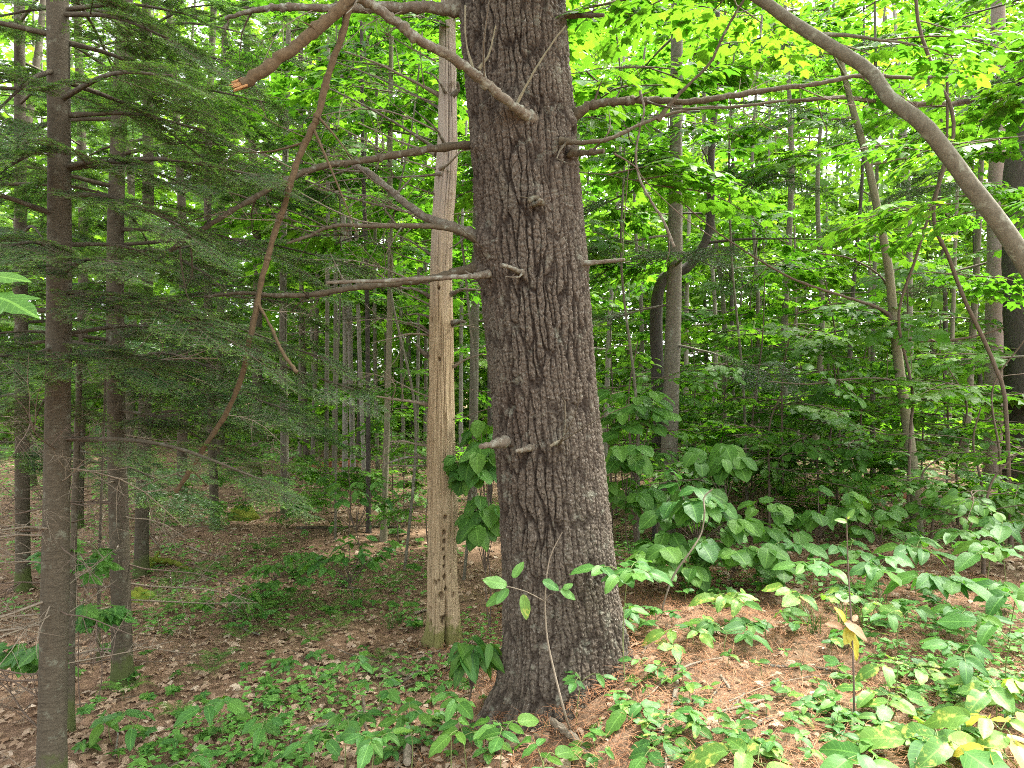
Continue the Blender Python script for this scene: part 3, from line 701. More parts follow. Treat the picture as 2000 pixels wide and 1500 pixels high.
# ------------------------------------------------------------------ the pale dead snag
def build_snag():
    D = 5.18; base = gxy((865 - 1000) / F * D, D); base[2] -= .02
    sn = thing('dead_snag', 'pale barkless dead trunk pitted with dark woodpecker holes', 'tree', base)
    prof = [(-60, 862, 888), (40, 858, 889), (150, 855, 891), (300, 850, 890), (420, 846, 886), (600, 840, 887), (800, 836, 890), (1000, 836, 890), (1150, 835, 892), (1210, 833, 895), (1240, 829, 898), (1275, 818, 905)]
    py = np.array([p[0] for p in prof], float)
    zs = np.linspace(base[2] - .12, CAMZ + 800 / F * D, 560); y = 750 + (CAMZ - zs) / D * F
    L = np.interp(y, py, [p[1] for p in prof]); Rr = np.interp(y, py, [p[2] for p in prof])
    cx = ((L + Rr) / 2 - 1000) / F * D; r = (Rr - L) / 2 / F * D
    cx = cx + (.010 * np.sin(zs * 1.9 + 1) + .006 * np.sin(zs * 4.3)) * sstep(.2, .9, zs); r = r * (1 + .045 * np.sin(zs * 2.7) + .03 * np.sin(zs * 6.1 + 2))
    th = np.concatenate([np.linspace(math.pi, 2 * math.pi, 90), np.linspace(2 * math.pi, 3 * math.pi, 22)[1:-1]])
    T, Z = np.meshgrid(th, zs); R = np.repeat(r[:, None], len(th), 1)
    u = T * .1
    groove = fbm(u * 70 + .6 * fbm(u * 8, Z * 2, 0, 2, 4), Z * 1.6, 0, 3, 41)
    R = R * (1 + .05 * fbm(np.cos(T) * 1.2 + 3, np.sin(T) * 1.2, Z * 1.3, 2, 44)) + .0055 * groove - .016 * sstep(.7, 1.0, groove)
    low = np.exp(-(Z - base[2]) / .16); R = R * (1 + low * (.22 * np.cos(4 * T + 1) + .10 * np.cos(7 * T)))
    crack = np.exp(-((T - math.pi * 1.62) * .1 / .010) ** 2) * sstep(base[2] + .55, base[2] + .1, Z); R = R - .05 * crack
    holes = [(871, 1010, 4), (869, 1040, 4.4), (869, 1057, 4), (867, 1072, 2.6), (869, 1089, 3.2), (868, 1106, 3), (869, 1127, 4.4), (850, 1137, 4.2), (857, 1133, 2.4), (872, 1150, 3.4), (862, 1163, 6.5), (870, 1206, 4.6), (864, 1207, 5), (864, 1214, 4), (839, 1192, 5), (887, 1165, 4), (840, 1218, 5), (857, 562, 3), (858, 702, 3.2), (846, 1083, 2), (881, 1116, 2), (886, 640, 4), (842, 625, 4)]
    rc = np.random.default_rng(43)
    for k in range(26):
        ca = rc.uniform(math.pi, 2 * math.pi); cz = rc.uniform(base[2] + .1, 4.2); cl = rc.uniform(.15, .6)
        R = R - .014 * np.exp(-((T - ca - .05 * np.sin(Z * 4 + k)) * .1 / .0022) ** 2) * np.exp(-((Z - cz) / cl) ** 4)
    for hx, hy, hr in holes:
        hz = CAMZ - (hy - 750) / F * (D - .08); X = (hx - 1000) / F * (D - .08)
        cc, rr = np.interp(hz, zs, cx), np.interp(hz, zs, r)
        a = math.pi * 1.5 + math.asin(np.clip((X - cc) / rr, -.98, .98)); rad = hr / F * D
        dd = np.sqrt(((T - a) * rr) ** 2 + ((Z - hz) * .75) ** 2) / rad
        R = R - .05 * (1 - sstep(.65, 1.15, dd))
    V = np.stack([cx[:, None] + R * np.cos(T), D + R * np.sin(T), Z], -1)
    n = len(th); i = np.arange(len(zs) - 1)[:, None] * n; j = np.arange(n)[None]; j2 = (j + 1) % n
    mb = MB(); mb.add(V.reshape(-1, 3), np.stack([i + j, i + j2, i + n + j2, i + n + j], -1).reshape(-1, 4))
    top = V[-1]; v = np.vstack([top, top.mean(0) + [0, 0, .12]]); a = np.arange(n)
    mb.add(v, np.stack([a, (a + 1) % n, np.full(n, n)], -1))
    obj('trunk', mb.mesh('snag_trunk', [M['snag_wood']], base), sn)
    E = [([(860, 187, 5.2), (800, 155, 5.1), (740, 125, 5.0), (672, 100, 4.9)], 8, 3), ([(860, 212, 5.2), (790, 175, 5.3), (720, 145, 5.4), (655, 120, 5.5)], 6, 3),
         ([(850, 290, 5.2), (780, 245, 5.1), (700, 200, 5.0), (643, 173, 4.95)], 7, 3), ([(850, 300, 5.2), (790, 280, 5.3), (700, 240, 5.4)], 7, 3),
         ([(845, 425, 5.2), (760, 405, 5.1), (680, 385, 5.0), (597, 352, 4.9)], 7, 4), ([(845, 500, 5.2), (800, 470, 5.2), (775, 460, 5.2)], 5, 3),
         ([(850, 440, 5.25), (720, 435, 5.4), (650, 410, 5.5), (575, 370, 5.6)], 6, 3), ([(848, 582, 5.2), (810, 565, 5.15), (780, 560, 5.1), (730, 530, 5.0)], 8, 4),
         ([(848, 658, 5.2), (820, 635, 5.15), (795, 630, 5.1)], 8, 4), ([(845, 655, 5.2), (800, 652, 5.1), (760, 662, 5.05), (725, 670, 5.0)], 5, 2),
         ([(845, 622, 5.2), (818, 613, 5.15), (796, 615, 5.1)], 5, 3), ([(845, 700, 5.2), (828, 690, 5.15), (812, 672, 5.1)], 10, 6),
         ([(845, 792, 5.2), (800, 784, 5.1), (760, 778, 5.0), (735, 774, 4.95)], 9, 5), ([(850, 896, 5.2), (800, 893, 5.1), (770, 900, 5.05), (745, 910, 5.0)], 6, 4),
         ([(850, 908, 5.2), (810, 910, 5.1), (760, 908, 5.0)], 5, 3), ([(845, 872, 5.2), (815, 868, 5.15), (790, 862, 5.1), (760, 862, 5.05)], 7, 3),
         ([(880, 575, 5.15), (905, 565, 5.1), (940, 567, 5.1)], 8, 4), ([(880, 632, 5.15), (895, 628, 5.1), (908, 628, 5.0)], 9, 7),
         ([(885, 716, 5.15), (910, 702, 5.1), (945, 690, 5.0)], 5, 3), ([(880, 190, 5.15), (895, 175, 5.1), (893, 160, 5.05)], 9, 6),
         ([(870, 180, 5.1), (850, 150, 5.0), (830, 140, 5.0)], 5, 3), ([(860, 330, 5.1), (878, 318, 5.0), (900, 296, 4.95), (925, 290, 4.9)], 6, 3),
         ([(862, 340, 5.1), (800, 345, 5.0), (690, 350, 4.9), (620, 362, 4.85)], 5, 3), ([(868, 280, 5.1), (850, 250, 5.0), (810, 215, 4.95)], 6, 3)]
    for k, (p, a, b) in enumerate(E): limb('branch' if len(p) > 3 else 'branch_stub', p, a, b, M['lichen_wood' if k % 3 else 'pale_twig'], sn, base, 3 if len(p) > 3 else 0, 6, .1, seed=600 + k)
build_snag()
def dead_twigs(root, spots, seed):
    r = np.random.default_rng(seed); o0 = np.array(root.location)
    for px, py, d, ax, az, sc in spots:
        R = basis(np.array([[ax, r.uniform(-.5, .5), az]]), np.array([[0, 0, 1.]]) + r.normal(size=(1, 3)) * .4)[0]
        obj('dead_twigs', BARE[int(r.integers(0, len(BARE)))], root, mtx(R, at(px, py, d) - o0, sc))
_r = np.random.default_rng(55)
dead_twigs(bpy.data.objects['dead_snag'], [(863 - 12, y_, 5.15, -1, .25 + .25 * _r.random(), _r.uniform(.5, 1.1)) for y_ in (120, 200, 255, 330, 380, 440, 520, 560, 600, 660, 780, 880)] + [(880, y_, 5.15, 1, .2, _r.uniform(.3, .6)) for y_ in (300, 420, 570, 640, 710, 820)], 56)
dead_twigs(pine, [(700, 315, 3.5, -1, -.25, .5), (600, 340, 3.42, -1, .3, .5), (480, 395, 3.35, -.8, -.4, .45), (820, 420, 3.85, -1, .2, .6), (760, 372, 3.95, -.8, .5, .55), (750, 441, 3.45, -1, -.2, .45), (640, 444, 3.38, -1, .25, .5), (700, 560, 3.6, -1, -.3, .45), (560, 577, 3.5, -1, -.15, .5), (800, 15, 3.7, -.6, -.5, .5), (620, 15, 3.62, -.6, -.5, .5), (1300, 197, 3.7, .8, -.5, .45), (1420, 188, 3.75, .9, .35, .5), (1560, 170, 3.82, .9, -.3, .5), (1680, 150, 3.9, .9, -.4, .5), (1440, 208, 3.7, .8, -.4, .45), (600, 270, 3.06, -.9, .2, .3), (545, 430, 3.08, -.9, -.1, .3), (500, 600, 3.13, .9, -.2, .25), (440, 810, 3.2, .9, -.2, .3)], 57)

# ------------------------------------------------------------------ generic trees
def trunk_mesh(path, r0, r1, m, origin, seg=14, flare=.35, n=40, rough=.05):
    q = resample(path, n); t = np.linspace(0, 1, n)
    h = q[:, 2] - q[0, 2]
    rad = (r0 + (r1 - r0) * t) * (1 + flare * np.exp(-np.clip(h, 0, 99) / (.9 * r0 + .05)))
    mb = MB(); tube(mb, q, rad, seg, 0, rough, True, freq=7)
    return mb.mesh('trunk', [m], origin), q, rad

def put_spray(parent, meshes, p, d, up, sc, origin, name='leaf_spray'):
    R = basis(np.array([d]), np.array([up]))[0]
    return obj(name, random.choice(meshes), parent, mtx(R, np.asarray(p) - origin, sc), 'stuff')

def curved(p0, d, ln, sag, n=8, wob=.03):
    t = np.linspace(0, 1, n)[:, None]
    q = p0 + d * ln * t - np.array([0, 0, 1]) * sag * ln * t * t
    q[1:] += RNG.normal(size=(n - 1, 3)) * wob * ln * .3 * t[1:]
    return q

def fir_branch(root, base, p0, tip, nb=5, sc=.6, meshes=FIR, r0=.012, m='fir_bark', roll=0.0):
    p0 = np.asarray(p0, float); tip = np.asarray(tip, float); L = np.linalg.norm(tip - p0)
    midp = (p0 + tip) / 2 + np.array([0, 0, .07 * L])
    q = resample([p0, midp, tip], 9)
    mb = MB(); tube(mb, q, np.linspace(r0, r0 * .3, 9), 6, 0, .1, freq=30)
    b = obj('branch', mb.mesh('fir_branch', [M[m]], base), root)
    d0 = (q[-1] - q[-3]); d0 /= np.linalg.norm(d0)
    put_spray(b, meshes, q[-2], d0 + [0, 0, -.1], (U(-.25, .25), U(-.2, .2) - .1, 1), sc * U(.8, 1.1), base, 'needle_spray')
    for k in range(nb):
        t = .30 + .62 * k / max(1, nb - 1); i = t * 8; p = q[int(i)] + (q[min(8, int(i) + 1)] - q[int(i)]) * (i - int(i))
        s = 1 if k % 2 else -1; a = s * U(.6, 1.05)
        dh = np.array([d0[0] * math.cos(a) - d0[1] * math.sin(a), d0[0] * math.sin(a) + d0[1] * math.cos(a), U(-.35, .0)])
        put_spray(b, meshes, p, dh, (U(-.3, .3), U(-.25, .25), 1), sc * U(.65, 1.0) * (1.15 - .45 * t), base, 'needle_spray')
    return b

def fir_tree(label, base, top_off, H, r0, zlo, n_br, blen, group=None, meshes=FIR, dead=8, m='fir_bark', sc=.6, seed=1, extra=(), nb=5, az=None, bare=None, zhi=None, cat='tree', name='fir_tree', dark_dead=True):
    r = np.random.default_rng(seed); random.seed(seed)
    root = thing(name, label, cat, base, group)
    top = base + np.array([top_off[0], top_off[1], H])
    path = [base - [0, 0, .1], base + (top - base) * .3 + r.normal(size=3) * .015 * H * .3, base + (top - base) * .65 + r.normal(size=3) * .02 * H * .3, top]
    me, q, rad = trunk_mesh(path, r0, r0 * .35, M[m], base)
    obj('trunk', me, root)
    def on(z):
        i = np.interp(z, q[:, 2], np.arange(len(q))); k = int(i)
        return q[k] + (q[min(k + 1, len(q) - 1)] - q[k]) * (i - k)
    zt = zhi or base[2] + H * .95
    for k in range(n_br):
        z = base[2] + zlo + (zt - base[2] - zlo) * (k + r.random() * .8) / n_br
        a = k * 2.399 + r.normal() * .4 if az is None else r.uniform(*az)
        ln = blen * (1 - .75 * (z - base[2]) / H) * r.uniform(.7, 1.15)
        p0 = on(z); d = np.array([math.cos(a), math.sin(a), r.uniform(-.22, .05)])
        fir_branch(root, base, p0, p0 + d * ln, nb, sc * (ln / blen) ** .5, meshes, .008 + .006 * ln)
    for (z_px, tip) in extra:
        p0 = on(CAMZ - (z_px - 750) / F * base[1])
        fir_branch(root, base, p0, at(*tip), nb + 1, sc * 1.05, meshes, .013)
    for k in range(dead):
        z = base[2] + r.uniform(.15, zlo + .5); a = r.uniform(0, 2 * math.pi)
        d = np.array([math.cos(a), math.sin(a), r.uniform(-.35, .25)])
        R = basis(np.array([d]), np.array([[0, 0, 1.]]))[0]
        obj('dead_branch', BARE[int(r.integers(0, len(BARE)))], root, mtx(R, on(z) - base, r.uniform(.35, .9) * (.6 + .4 * min(1, r0 / .06))))
    return root

# left firs
b1 = gxy((100 - 1000) / F * 3.2, 3.2)
fir_tree('slim grey fir trunk nearest the trail, with layered dark boughs', b1, (.04, .05), 9.0, .060, 1.6, 20, 1.1, None, FIR, 26, sc=.56, seed=3, nb=5, zhi=4.2,
         extra=[(45, (330, 75, 3.0)), (95, (330, 165, 3.3)), (240, (400, 255, 3.2)), (340, (290, 330, 3.0)), (575, (420, 640, 3.0)), (590, (330, 600, 2.9)), (500, (20, 480, 2.7)), (680, (30, 720, 2.9)), (675, (250, 700, 3.0)), (390, (350, 440, 2.9)), (150, (0, 210, 2.8)), (300, (10, 330, 2.9))])
b2 = gpix(240, 1338)
fir_tree('fir with mossy foot and long dark boughs, second from the trail', b2, (.0, .15), 10, .062, 1.6, 16, 1.4, None, FIR, 30, sc=.62, seed=5, nb=5, zhi=4.8,
         extra=[(700, (690, 760, 3.9)), (660, (640, 700, 4.1)), (760, (560, 800, 3.8)), (610, (560, 590, 4.2)), (450, (560, 505, 4.3)), (330, (520, 330, 4.0)), (720, (420, 720, 3.6)), (800, (430, 880, 4.2)), (200, (520, 200, 4.0)), (60, (500, 70, 4.2)), (480, (700, 520, 4.6)), (560, (480, 470, 3.8)), (120, (440, 120, 3.7))])
b3 = gpix(275, 1125)
fir_tree('fir trunk with mossy spreading root, behind the mossy-footed fir', b3, (.1, .2), 11, .065, 1.5, 17, 1.7, None, FIR_FAR, 20, sc=.7, seed=7, nb=5, zhi=6.0)
for k, (px, d, r0, lo, lab) in enumerate([(45, 6.3, .06, 1.2, 0), (-60, 4.6, .06, 2.0, 0), (420, 8.6, .055, 1.5, 0), (355, 11.0, .08, 1.6, 0), (150, 9.0, .07, 1.3, 0), (500, 13.5, .10, 2.4, 0), (60, 12.5, .09, 1.0, 0), (250, 15.0, .10, 1.2, 0), (600, 15.5, .06, 2.2, 0), (430, 16.5, .1, 1.5, 0), (-120, 9.5, .08, .8, 0)]):
    b = gxy((px - 1000) / F * d, d)
    fir_tree('dark %sfir with drooping boughs %s' % ('distant ' if d > 10 else '', 'deep in the dense stand' if px < 300 else 'at the open edge of the stand'), b, (U(-.2, .2), U(-.2, .2)), 10 + d * .35, r0, lo, 11, 1.7, 'dark %sfirs %s' % ('distant ' if d > 10 else '', 'deep in the stand' if px < 300 else 'at the stand edge'), FIR_FAR, 9, sc=.8, seed=20 + k, nb=4, zhi=min(8.0, 1.6 + d * .54))
b = gpix(558, 1003)
fir_tree('slender grey fir trunk standing alone in the open leaf litter', b, (0, .2), 11, .062, 3.0, 18, 1.2, None, FIR_FAR, 10, m='grey_bark', sc=.7, seed=41, nb=4, zhi=8)
for px, py, r0, lab in ((192, 1290, .013, 'thin dark sapling stem between the two nearest firs, a mossy base'), (137, 1432, .024, 'thin brown pole of a dead sapling beside the slim grey fir')):
    b = gpix(px, py); rt = thing('dead_sapling', lab, 'sapling', b)
    me, q, rad = trunk_mesh([b - [0, 0, .05], b + [.0, .02, .8], b + [.03, .05, 2.2]], r0, r0 * .5, M['fir_bark'], b, 8); obj('trunk', me, rt)
    for k in range(6):
        a = U(0, 6.28); z = U(.2, 1.6); R = basis(np.array([[math.cos(a), math.sin(a), U(-.3, .3)]]), np.array([[0, 0, 1.]]))[0]
        obj('dead_branch', random.choice(BARE), rt, mtx(R, [0, .01, z], U(.25, .5)))

# broadleaf trees and saplings
def broadleaf(name, label, path, r0, r1, m, n_limb, zlo, zhi, reach, sprays, per=3, group=None, sc=1.0, seed=1, az=None, limb_m=None, cat='tree', up=.1, seg=12):
    r = np.random.default_rng(seed); random.seed(seed + 1000)
    base = np.asarray(path[0], float); root = thing(name, label, cat, base, group)
    me, q, rad = trunk_mesh([base - [0, 0, .08]] + [np.asarray(p, float) for p in path[1:]], r0, r1, M[m], base, seg); obj('trunk', me, root)
    for k in range(n_limb):
        z = base[2] + zlo + (zhi - zlo) * (k + r.random()) / n_limb
        i = float(np.interp(z, q[:, 2], np.arange(len(q)))); p0 = q[int(i)]
        a = k * 2.4 + r.normal() * .5 if az is None else r.uniform(*az); ln = reach * r.uniform(.6, 1.15)
        d = np.array([math.cos(a), math.sin(a), up + r.normal() * .12])
        bq = curved(p0, d, ln, .12); mb = MB(); tube(mb, bq, np.linspace(min(.5 * rad[int(i)], .008 + .008 * ln), .003, 8), 5)
        b = obj('branch', mb.mesh('limb', [M[limb_m or m]], base), root)
        for s in range(per):
            t = 1 - .75 * s / max(1, per); p = bq[int(t * 7)]
            aa = a + r.normal() * .55
            put_spray(b, sprays, p, (math.cos(aa), math.sin(aa), r.uniform(-.3, .05)), (r.normal() * .22, r.normal() * .22, 1), sc * r.uniform(.7, 1.15), base)
    return root

def near(px):
    return 'close behind the pine' if px < 1270 else 'round the straight grey conifer' if px < 1420 else 'between the grey conifer and the slim olive maple' if px < 1650 else 'round the slim olive maple stem' if px < 1840 else 'near the very dark trunk'
def near_left(px):
    return 'far behind the firs' if px < 640 else 'behind the thin cluster of trunks' if px < 800 else 'straight behind the pale snag' if px < 920 else 'behind the gap between snag and pine'
# hand-placed trees right of the pine
d = 7.7
broadleaf('grey_tree', 'straight grey conifer trunk with needle sprays behind the pine', [gxy((1300 - 1000) / F * d, d), at(1310, 800, d), at(1318, 500, d), at(1320, 300, d), at(1323, -60, d), at(1330, -700, d)], 0.098, .055, 'grey_bark', 13, 2.3, 6.2, 1.4, HEM, 3, None, .85, 301, up=-.05)
d = 8.3
broadleaf('dark_tree', 'dark crooked trunk pressed against the straight grey conifer, forked at head height', [gxy((1290 - 1000) / F * d, d), at(1285, 760, d), at(1282, 600, d), at(1300, 540, d), at(1345, 520, d), at(1385, 450, d), at(1388, 330, d), at(1400, 100, d), at(1400, -300, d)], .085, .03, 'dark_bark', 7, 3.2, 6.5, 1.2, SPR, 2, None, 1, 302)
d = 9.5
broadleaf('pinkish_tree', 'straight pinkish brown trunk beside the very dark trunk', [gxy((1943 - 1000) / F * d, d), at(1943, 700, d), at(1946, 400, d), at(1949, 100, d), at(1952, -700, d)], .135, .07, 'pink_bark', 14, 2.8, 7, 1.6, HEM, 4, None, .8, 303, up=-.1)
d = 8.3
broadleaf('dark_trunk_tree', 'broad blackish leaning trunk behind the arching maple', [gxy((2010 - 1000) / F * d, d), at(2005, 700, d), at(1998, 500, d), at(1996, 330, d), at(2030, 100, d), at(2080, -500, d)], .25, .14, 'dark_bark', 8, 4.0, 8, 1.6, SPR, 4, None, 1, 304)
d = 6.75
sap = broadleaf('maple_sapling', 'slim olive maple stem leaning over the leafy undergrowth', [gxy((1793 - 1000) / F * d, d), at(1785, 950, d), at(1775, 850, d), at(1760, 750, d), at(1746, 630, d), at(1735, 520, d), at(1712, 400, d), at(1690, 300, d), at(1662, 200, d), at(1640, 110, d), at(1610, 0, d), at(1570, -150, d), at(1550, -400, d)], .056, .014, 'olive_bark', 8, 3.4, 6.5, 1.0, SPR, 3, None, .9, 305)
sb = np.array(sap.location)
for k, (p, a, b_) in enumerate([([(1740, 632, d), (1730, 610, d - .05), (1690, 592, d - .15), (1620, 570, d - .3), (1550, 545, d - .5), (1470, 500, d - .7), (1390, 445, d - .9), (1320, 385, d - 1.1)], 10, 3), ([(1745, 655, d), (1790, 665, d - .1), (1850, 665, d - .2), (1910, 655, d - .3), (1960, 640, d - .4)], 9, 4), ([(1740, 570, d), (1715, 535, d + .1), (1660, 505, d + .2), (1600, 495, d + .2)], 5, 3), ([(1775, 755, d), (1730, 740, d - .2), (1660, 740, d - .3), (1580, 750, d - .3), (1500, 745, d - .3)], 5, 3)]):
    limb('branch', p, a, b_, M['twig'], sap, sb, 4, 6, seed=700 + k)
d = 3.3
broadleaf('arching_maple', 'smooth maple stem arching in overhead from beyond the dark trunk', [gxy((2360 - 1000) / F * d, d), at(2290, 1150, d), at(2150, 780, d), at(2060, 605, d), at(1995, 500, d), at(1950, 432, d), at(1900, 368, d), at(1850, 300, d), at(1800, 240, d), at(1735, 190, d + .05), at(1700, 140, d + .1), at(1620, 88, d + .15), at(1545, 42, d + .2), at(1480, -5, d + .2), at(1380, -60, d + .3), at(1200, -180, d + .6), at(1000, -300, d + 1)], .050, .022, 'maple_bark', 5, 3.15, 3.9, .8, SPR, 2, None, .8, 306, seg=16)
d = 6.0
vine = [gxy((1975 - 1000) / F * d, d), at(1965, 800, d), at(1945, 720, d), at(1915, 650, d), at(1888, 595, d), at(1868, 545, d), at(1850, 495, d), at(1828, 450, d), at(1824, 400, d), at(1840, 340, d), at(1862, 265, d), at(1856, 205, d), at(1832, 160, d), at(1812, 105, d), at(1790, 20, d), at(1780, -200, d)]
broadleaf('twisted_sapling', 'wiry twisted sapling stem with S bends near the dark trunk', vine, .017, .014, 'twig', 3, 4.5, 5.5, .7, SPR, 2, None, .8, 307, seg=8)
vine = [gxy((1770 - 1000) / F * 6.4, 6.4), at(1778, 850, 6.4), at(1782, 760, 6.4), at(1755, 620, 6.3), at(1790, 500, 6.2), at(1820, 400, 6.2), at(1845, 310, 6.2), at(1850, 240, 6.2), at(1850, 150, 6.2)]
broadleaf('dark_sapling', 'thin dark sapling bending across the slim olive maple stem', vine, .013, .011, 'twig', 3, 2.2, 3.4, .6, SPR, 2, None, .8, 308, seg=6)
# dead limb reaching left from the pinkish tree
pk = [o for o in bpy.data.objects if o.name == 'pinkish_tree'][0]
limb('branch', [(1950, 183, 9.4), (1870, 201, 8.9), (1780, 203, 8.3), (1700, 196, 7.8), (1640, 190, 7.4), (1540, 200, 7.0)], 15, 9, M['twig'], pk, np.array(pk.location), 6, seed=710)

# bare trunks seen between the pale snag and the firs
POLES = [  # x at top, x at foot, y of foot, width px, bark, label
 (642, 637, 968, 9, 'grey_bark', 0), (655, 652, 946, 9, 'grey_bark', 0), (668, 674, 925, 11, 'birch_bark', 1), (682, 690, 922, 11, 'birch_bark', 1), (690, 712, 930, 9, 'birch_bark', 1), (706, 720, 1042, 10, 'dark_bark', 2),
 (765, 749, 1055, 13, 'olive_bark', 3), (935, 922, 1000, 19, 'grey_bark', 4), (960, 957, 1022, 9, 'dark_bark', 2), (815, 812, 965, 7, 'grey_bark', 0), (625, 610, 915, 9, 'grey_bark', 0), (735, 738, 925, 8, 'grey_bark', 0),
 (590, 585, 918, 8, 'grey_bark', 0), (785, 790, 930, 7, 'grey_bark', 0)]
LAB = ['slender bare grey trunk in the thin cluster behind the pale snag', 'whitish birch pole in the thin cluster behind the pale snag', 'thin dark pole standing in open litter near the pale snag', 'straight olive trunk rising from litter left of the pale snag', 'grey trunk half hidden between snag and pine']
GRP = ['slender trunks behind the snag', 'birch poles behind the snag', 'thin dark poles', None, None]
for k, (xt, xb, yb, wd, m_, li) in enumerate(POLES):
    b = gpix(xb, yb); d = b[1]; r0 = wd / 2 / F * d
    broadleaf('pole_tree', LAB[li] if li != 2 else ('thin dark pole standing between the birch poles and the olive trunk' if xb < 800 else 'thin dark pole close beside the pine, behind its bark edge'), [b, at((xb + xt) / 2 + U(-5, 5), 600, d), at((xb + xt) / 2 + (xt - xb) * .3, 300, d), at(xt, 0, d), at(xt, -300, d)], r0, r0 * .55, m_, 9, 3.0, 1.6 + .6 * d + 1.5, 1.3, SPR if d < 13 else SPR_FAR, 3, GRP[li] if li != 2 else None, 1.0 if d < 13 else .8, 330 + k, seg=9)

# maples of the bright wood behind: trunks given by foot x and distance
MAP_T = [(1235, 11.5), (1410, 12), (1432, 14), (1462, 10.5), (1392, 13.5), (1530, 11), (1590, 14), (1655, 12.5), (1705, 9.5), (1775, 12), (1850, 14), (1880, 11), (2060, 10), (2110, 7.2), (1180, 14), (1560, 17), (1700, 18), (1840, 18), (1980, 16), (1340, 17), (1250, 18), (1100, 12), (1060, 15), (990, 17), (900, 14), (830, 16), (760, 18), (700, 17), (620, 20), (550, 19), (1480, 20), (1620, 21), (1920, 21), (1130, 20), (860, 20)]
for k, (px, d) in enumerate(MAP_T):
    b = gxy((px - 1000) / F * d, d); lean = U(-.5, .5); H = 2.0 + .56 * d
    bark = ['grey_bark', 'maple_bark', 'dark_bark', 'grey_bark', 'birch_bark'][k % 5]
    if px == 1775: bark = 'birch_bark'
    r0 = U(.035, .075)
    wh = near(px) if px > 1090 else near_left(px); far_ = 'distant ' if d > 13 else ''
    lab, grp = 'thin %sleafy maple %s' % (far_, wh), '%smaples %s' % (far_, wh)
    if bark == 'birch_bark': lab, grp = lab.replace('thin', 'pale barked'), grp + ', pale barked'
    if bark == 'dark_bark': lab, grp = lab.replace('thin', 'dark barked'), grp + ', dark barked'
    broadleaf('maple_tree', lab, [b, b + [lean * .2 + U(-.1, .1), 0, H * .3], b + [lean * .5 + U(-.15, .15), 0, H * .6], b + [lean, U(-.3, .3), H]], r0, r0 * .35, bark, 7 if px > 1090 else 8, .9 if px > 1090 else 2.6, H, 1.7, SPR if d < 13 else SPR_FAR, 3, grp, 1.0 if d < 13 else .8, 400 + k, seg=8)

for k, (px, d, zl, zh, rc, lab) in enumerate([(790, 7.2, 3.0, 6.2, 1.2, 'sunlit maple with large leaves rising behind the pale snag'), (655, 8.3, 3.2, 6.8, 1.3, 'sunlit maple leafing out above the thin cluster of trunks'), (905, 6.8, 3.4, 6.0, .9, 'sunlit maple leafing between the snag top and the pine'),
        (1105, 5.4, 3.0, 5.4, .95, 'maple with large bright leaves close behind the pine'), (1246, 6.6, 2.9, 5.4, 1.0, 'leafy maple before the straight grey conifer'), (1460, 7.6, 2.6, 6.2, 1.2, 'leafy maple beyond the dead right limb of the pine'), (560, 9.5, 3.0, 7.4, 1.4, 'maple showing bright leaves over the lone fir trunk'), (2075, 5.2, 2.3, 4.6, .9, 'maple with large pale leaves near the dark trunk')]):
    b = gxy((px - 1000) / F * d, d)
    broadleaf('maple_tree', lab, [b, b + [U(-.15, .15), 0, zh * .25], b + [U(-.25, .25), 0, zh * .5], b + [U(-.25, .25), 0, zh * .75], b + [U(-.3, .3), 0, zh + .3]], .016, .007, 'maple_bark', 9, zl, zh, rc, SPR, 3, None, .9, 460 + k, seg=8)

# far wood: one mass
def far_wood():
    mb = MB(); r = np.random.default_rng(900); n = 130000
    d = r.uniform(21, 46, n); x = r.uniform(-.95, .95, n) * d; z = .1 + (r.random(n) ** 1.25) * (3 + .62 * d)
    dens = fbm(x * .28, z * .35, d * .2, 3, 12); k = dens > -.6 + .62 * sstep(7, 19, z)
    x, d, z = x[k], d[k], z[k]; n = len(x)
    a = r.uniform(0, 6.28, n); D = np.stack([np.cos(a), np.sin(a), r.uniform(-.7, .2, n)], -1)
    N = np.stack([r.normal(0, .45, n), r.normal(0, .45, n), np.ones(n)], -1)
    t = (np.array([(0, 0, 0), (.42, .35, -.1), (.2, .55, 0), (0, 1, -.15), (-.2, .55, 0), (-.42, .35, -.1)]), np.array([[0, 1, 2], [0, 2, 3], [0, 3, 4], [0, 4, 5]]), np.zeros((6, 2)))
    mb.scatter(t, np.stack([x, d, z + ground(x, d)], -1), basis(D, N), r.uniform(.26, .55, n), r.random(n))
    n = 80000
    d = r.uniform(17, 44, n); x = r.uniform(-.95, .95, n) * d; z = .1 + r.random(n) ** 1.1 * (4.0 + .2 * d)
    dens = fbm(x * .45, z * .6, d * .3, 3, 14); k = dens > -.28; x, d, z = x[k], d[k], z[k]; n = len(x)
    a = r.uniform(0, 6.28, n); D = np.stack([np.cos(a), np.sin(a), r.uniform(-.9, .1, n)], -1)
    N = np.stack([r.normal(0, .5, n), r.normal(-.2, .5, n), np.ones(n)], -1)
    mb.scatter(t, np.stack([x, d, z + ground(x, d)], -1), basis(D, N), r.uniform(.2, .42, n), r.random(n))
    for k in range(110):
        dd = r.uniform(20, 44); X = r.uniform(-.9, .9) * dd; rr = r.uniform(.04, .11); g = float(ground(X, dd))
        tube(mb, resample([(X, dd, g - .2), (X + r.normal() * .2, dd, g + 6), (X + r.normal() * .6, dd, g + 22)], 8), np.linspace(rr, rr * .5, 8), 6, 1)
    o = obj('distant_woodland', mb.mesh('distant_woodland', [M['far_leaf'], M['grey_bark']]), kind='stuff')
    tag(o, 'bright leafy wood closing the view far behind all the trunks', 'woodland')
far_wood()

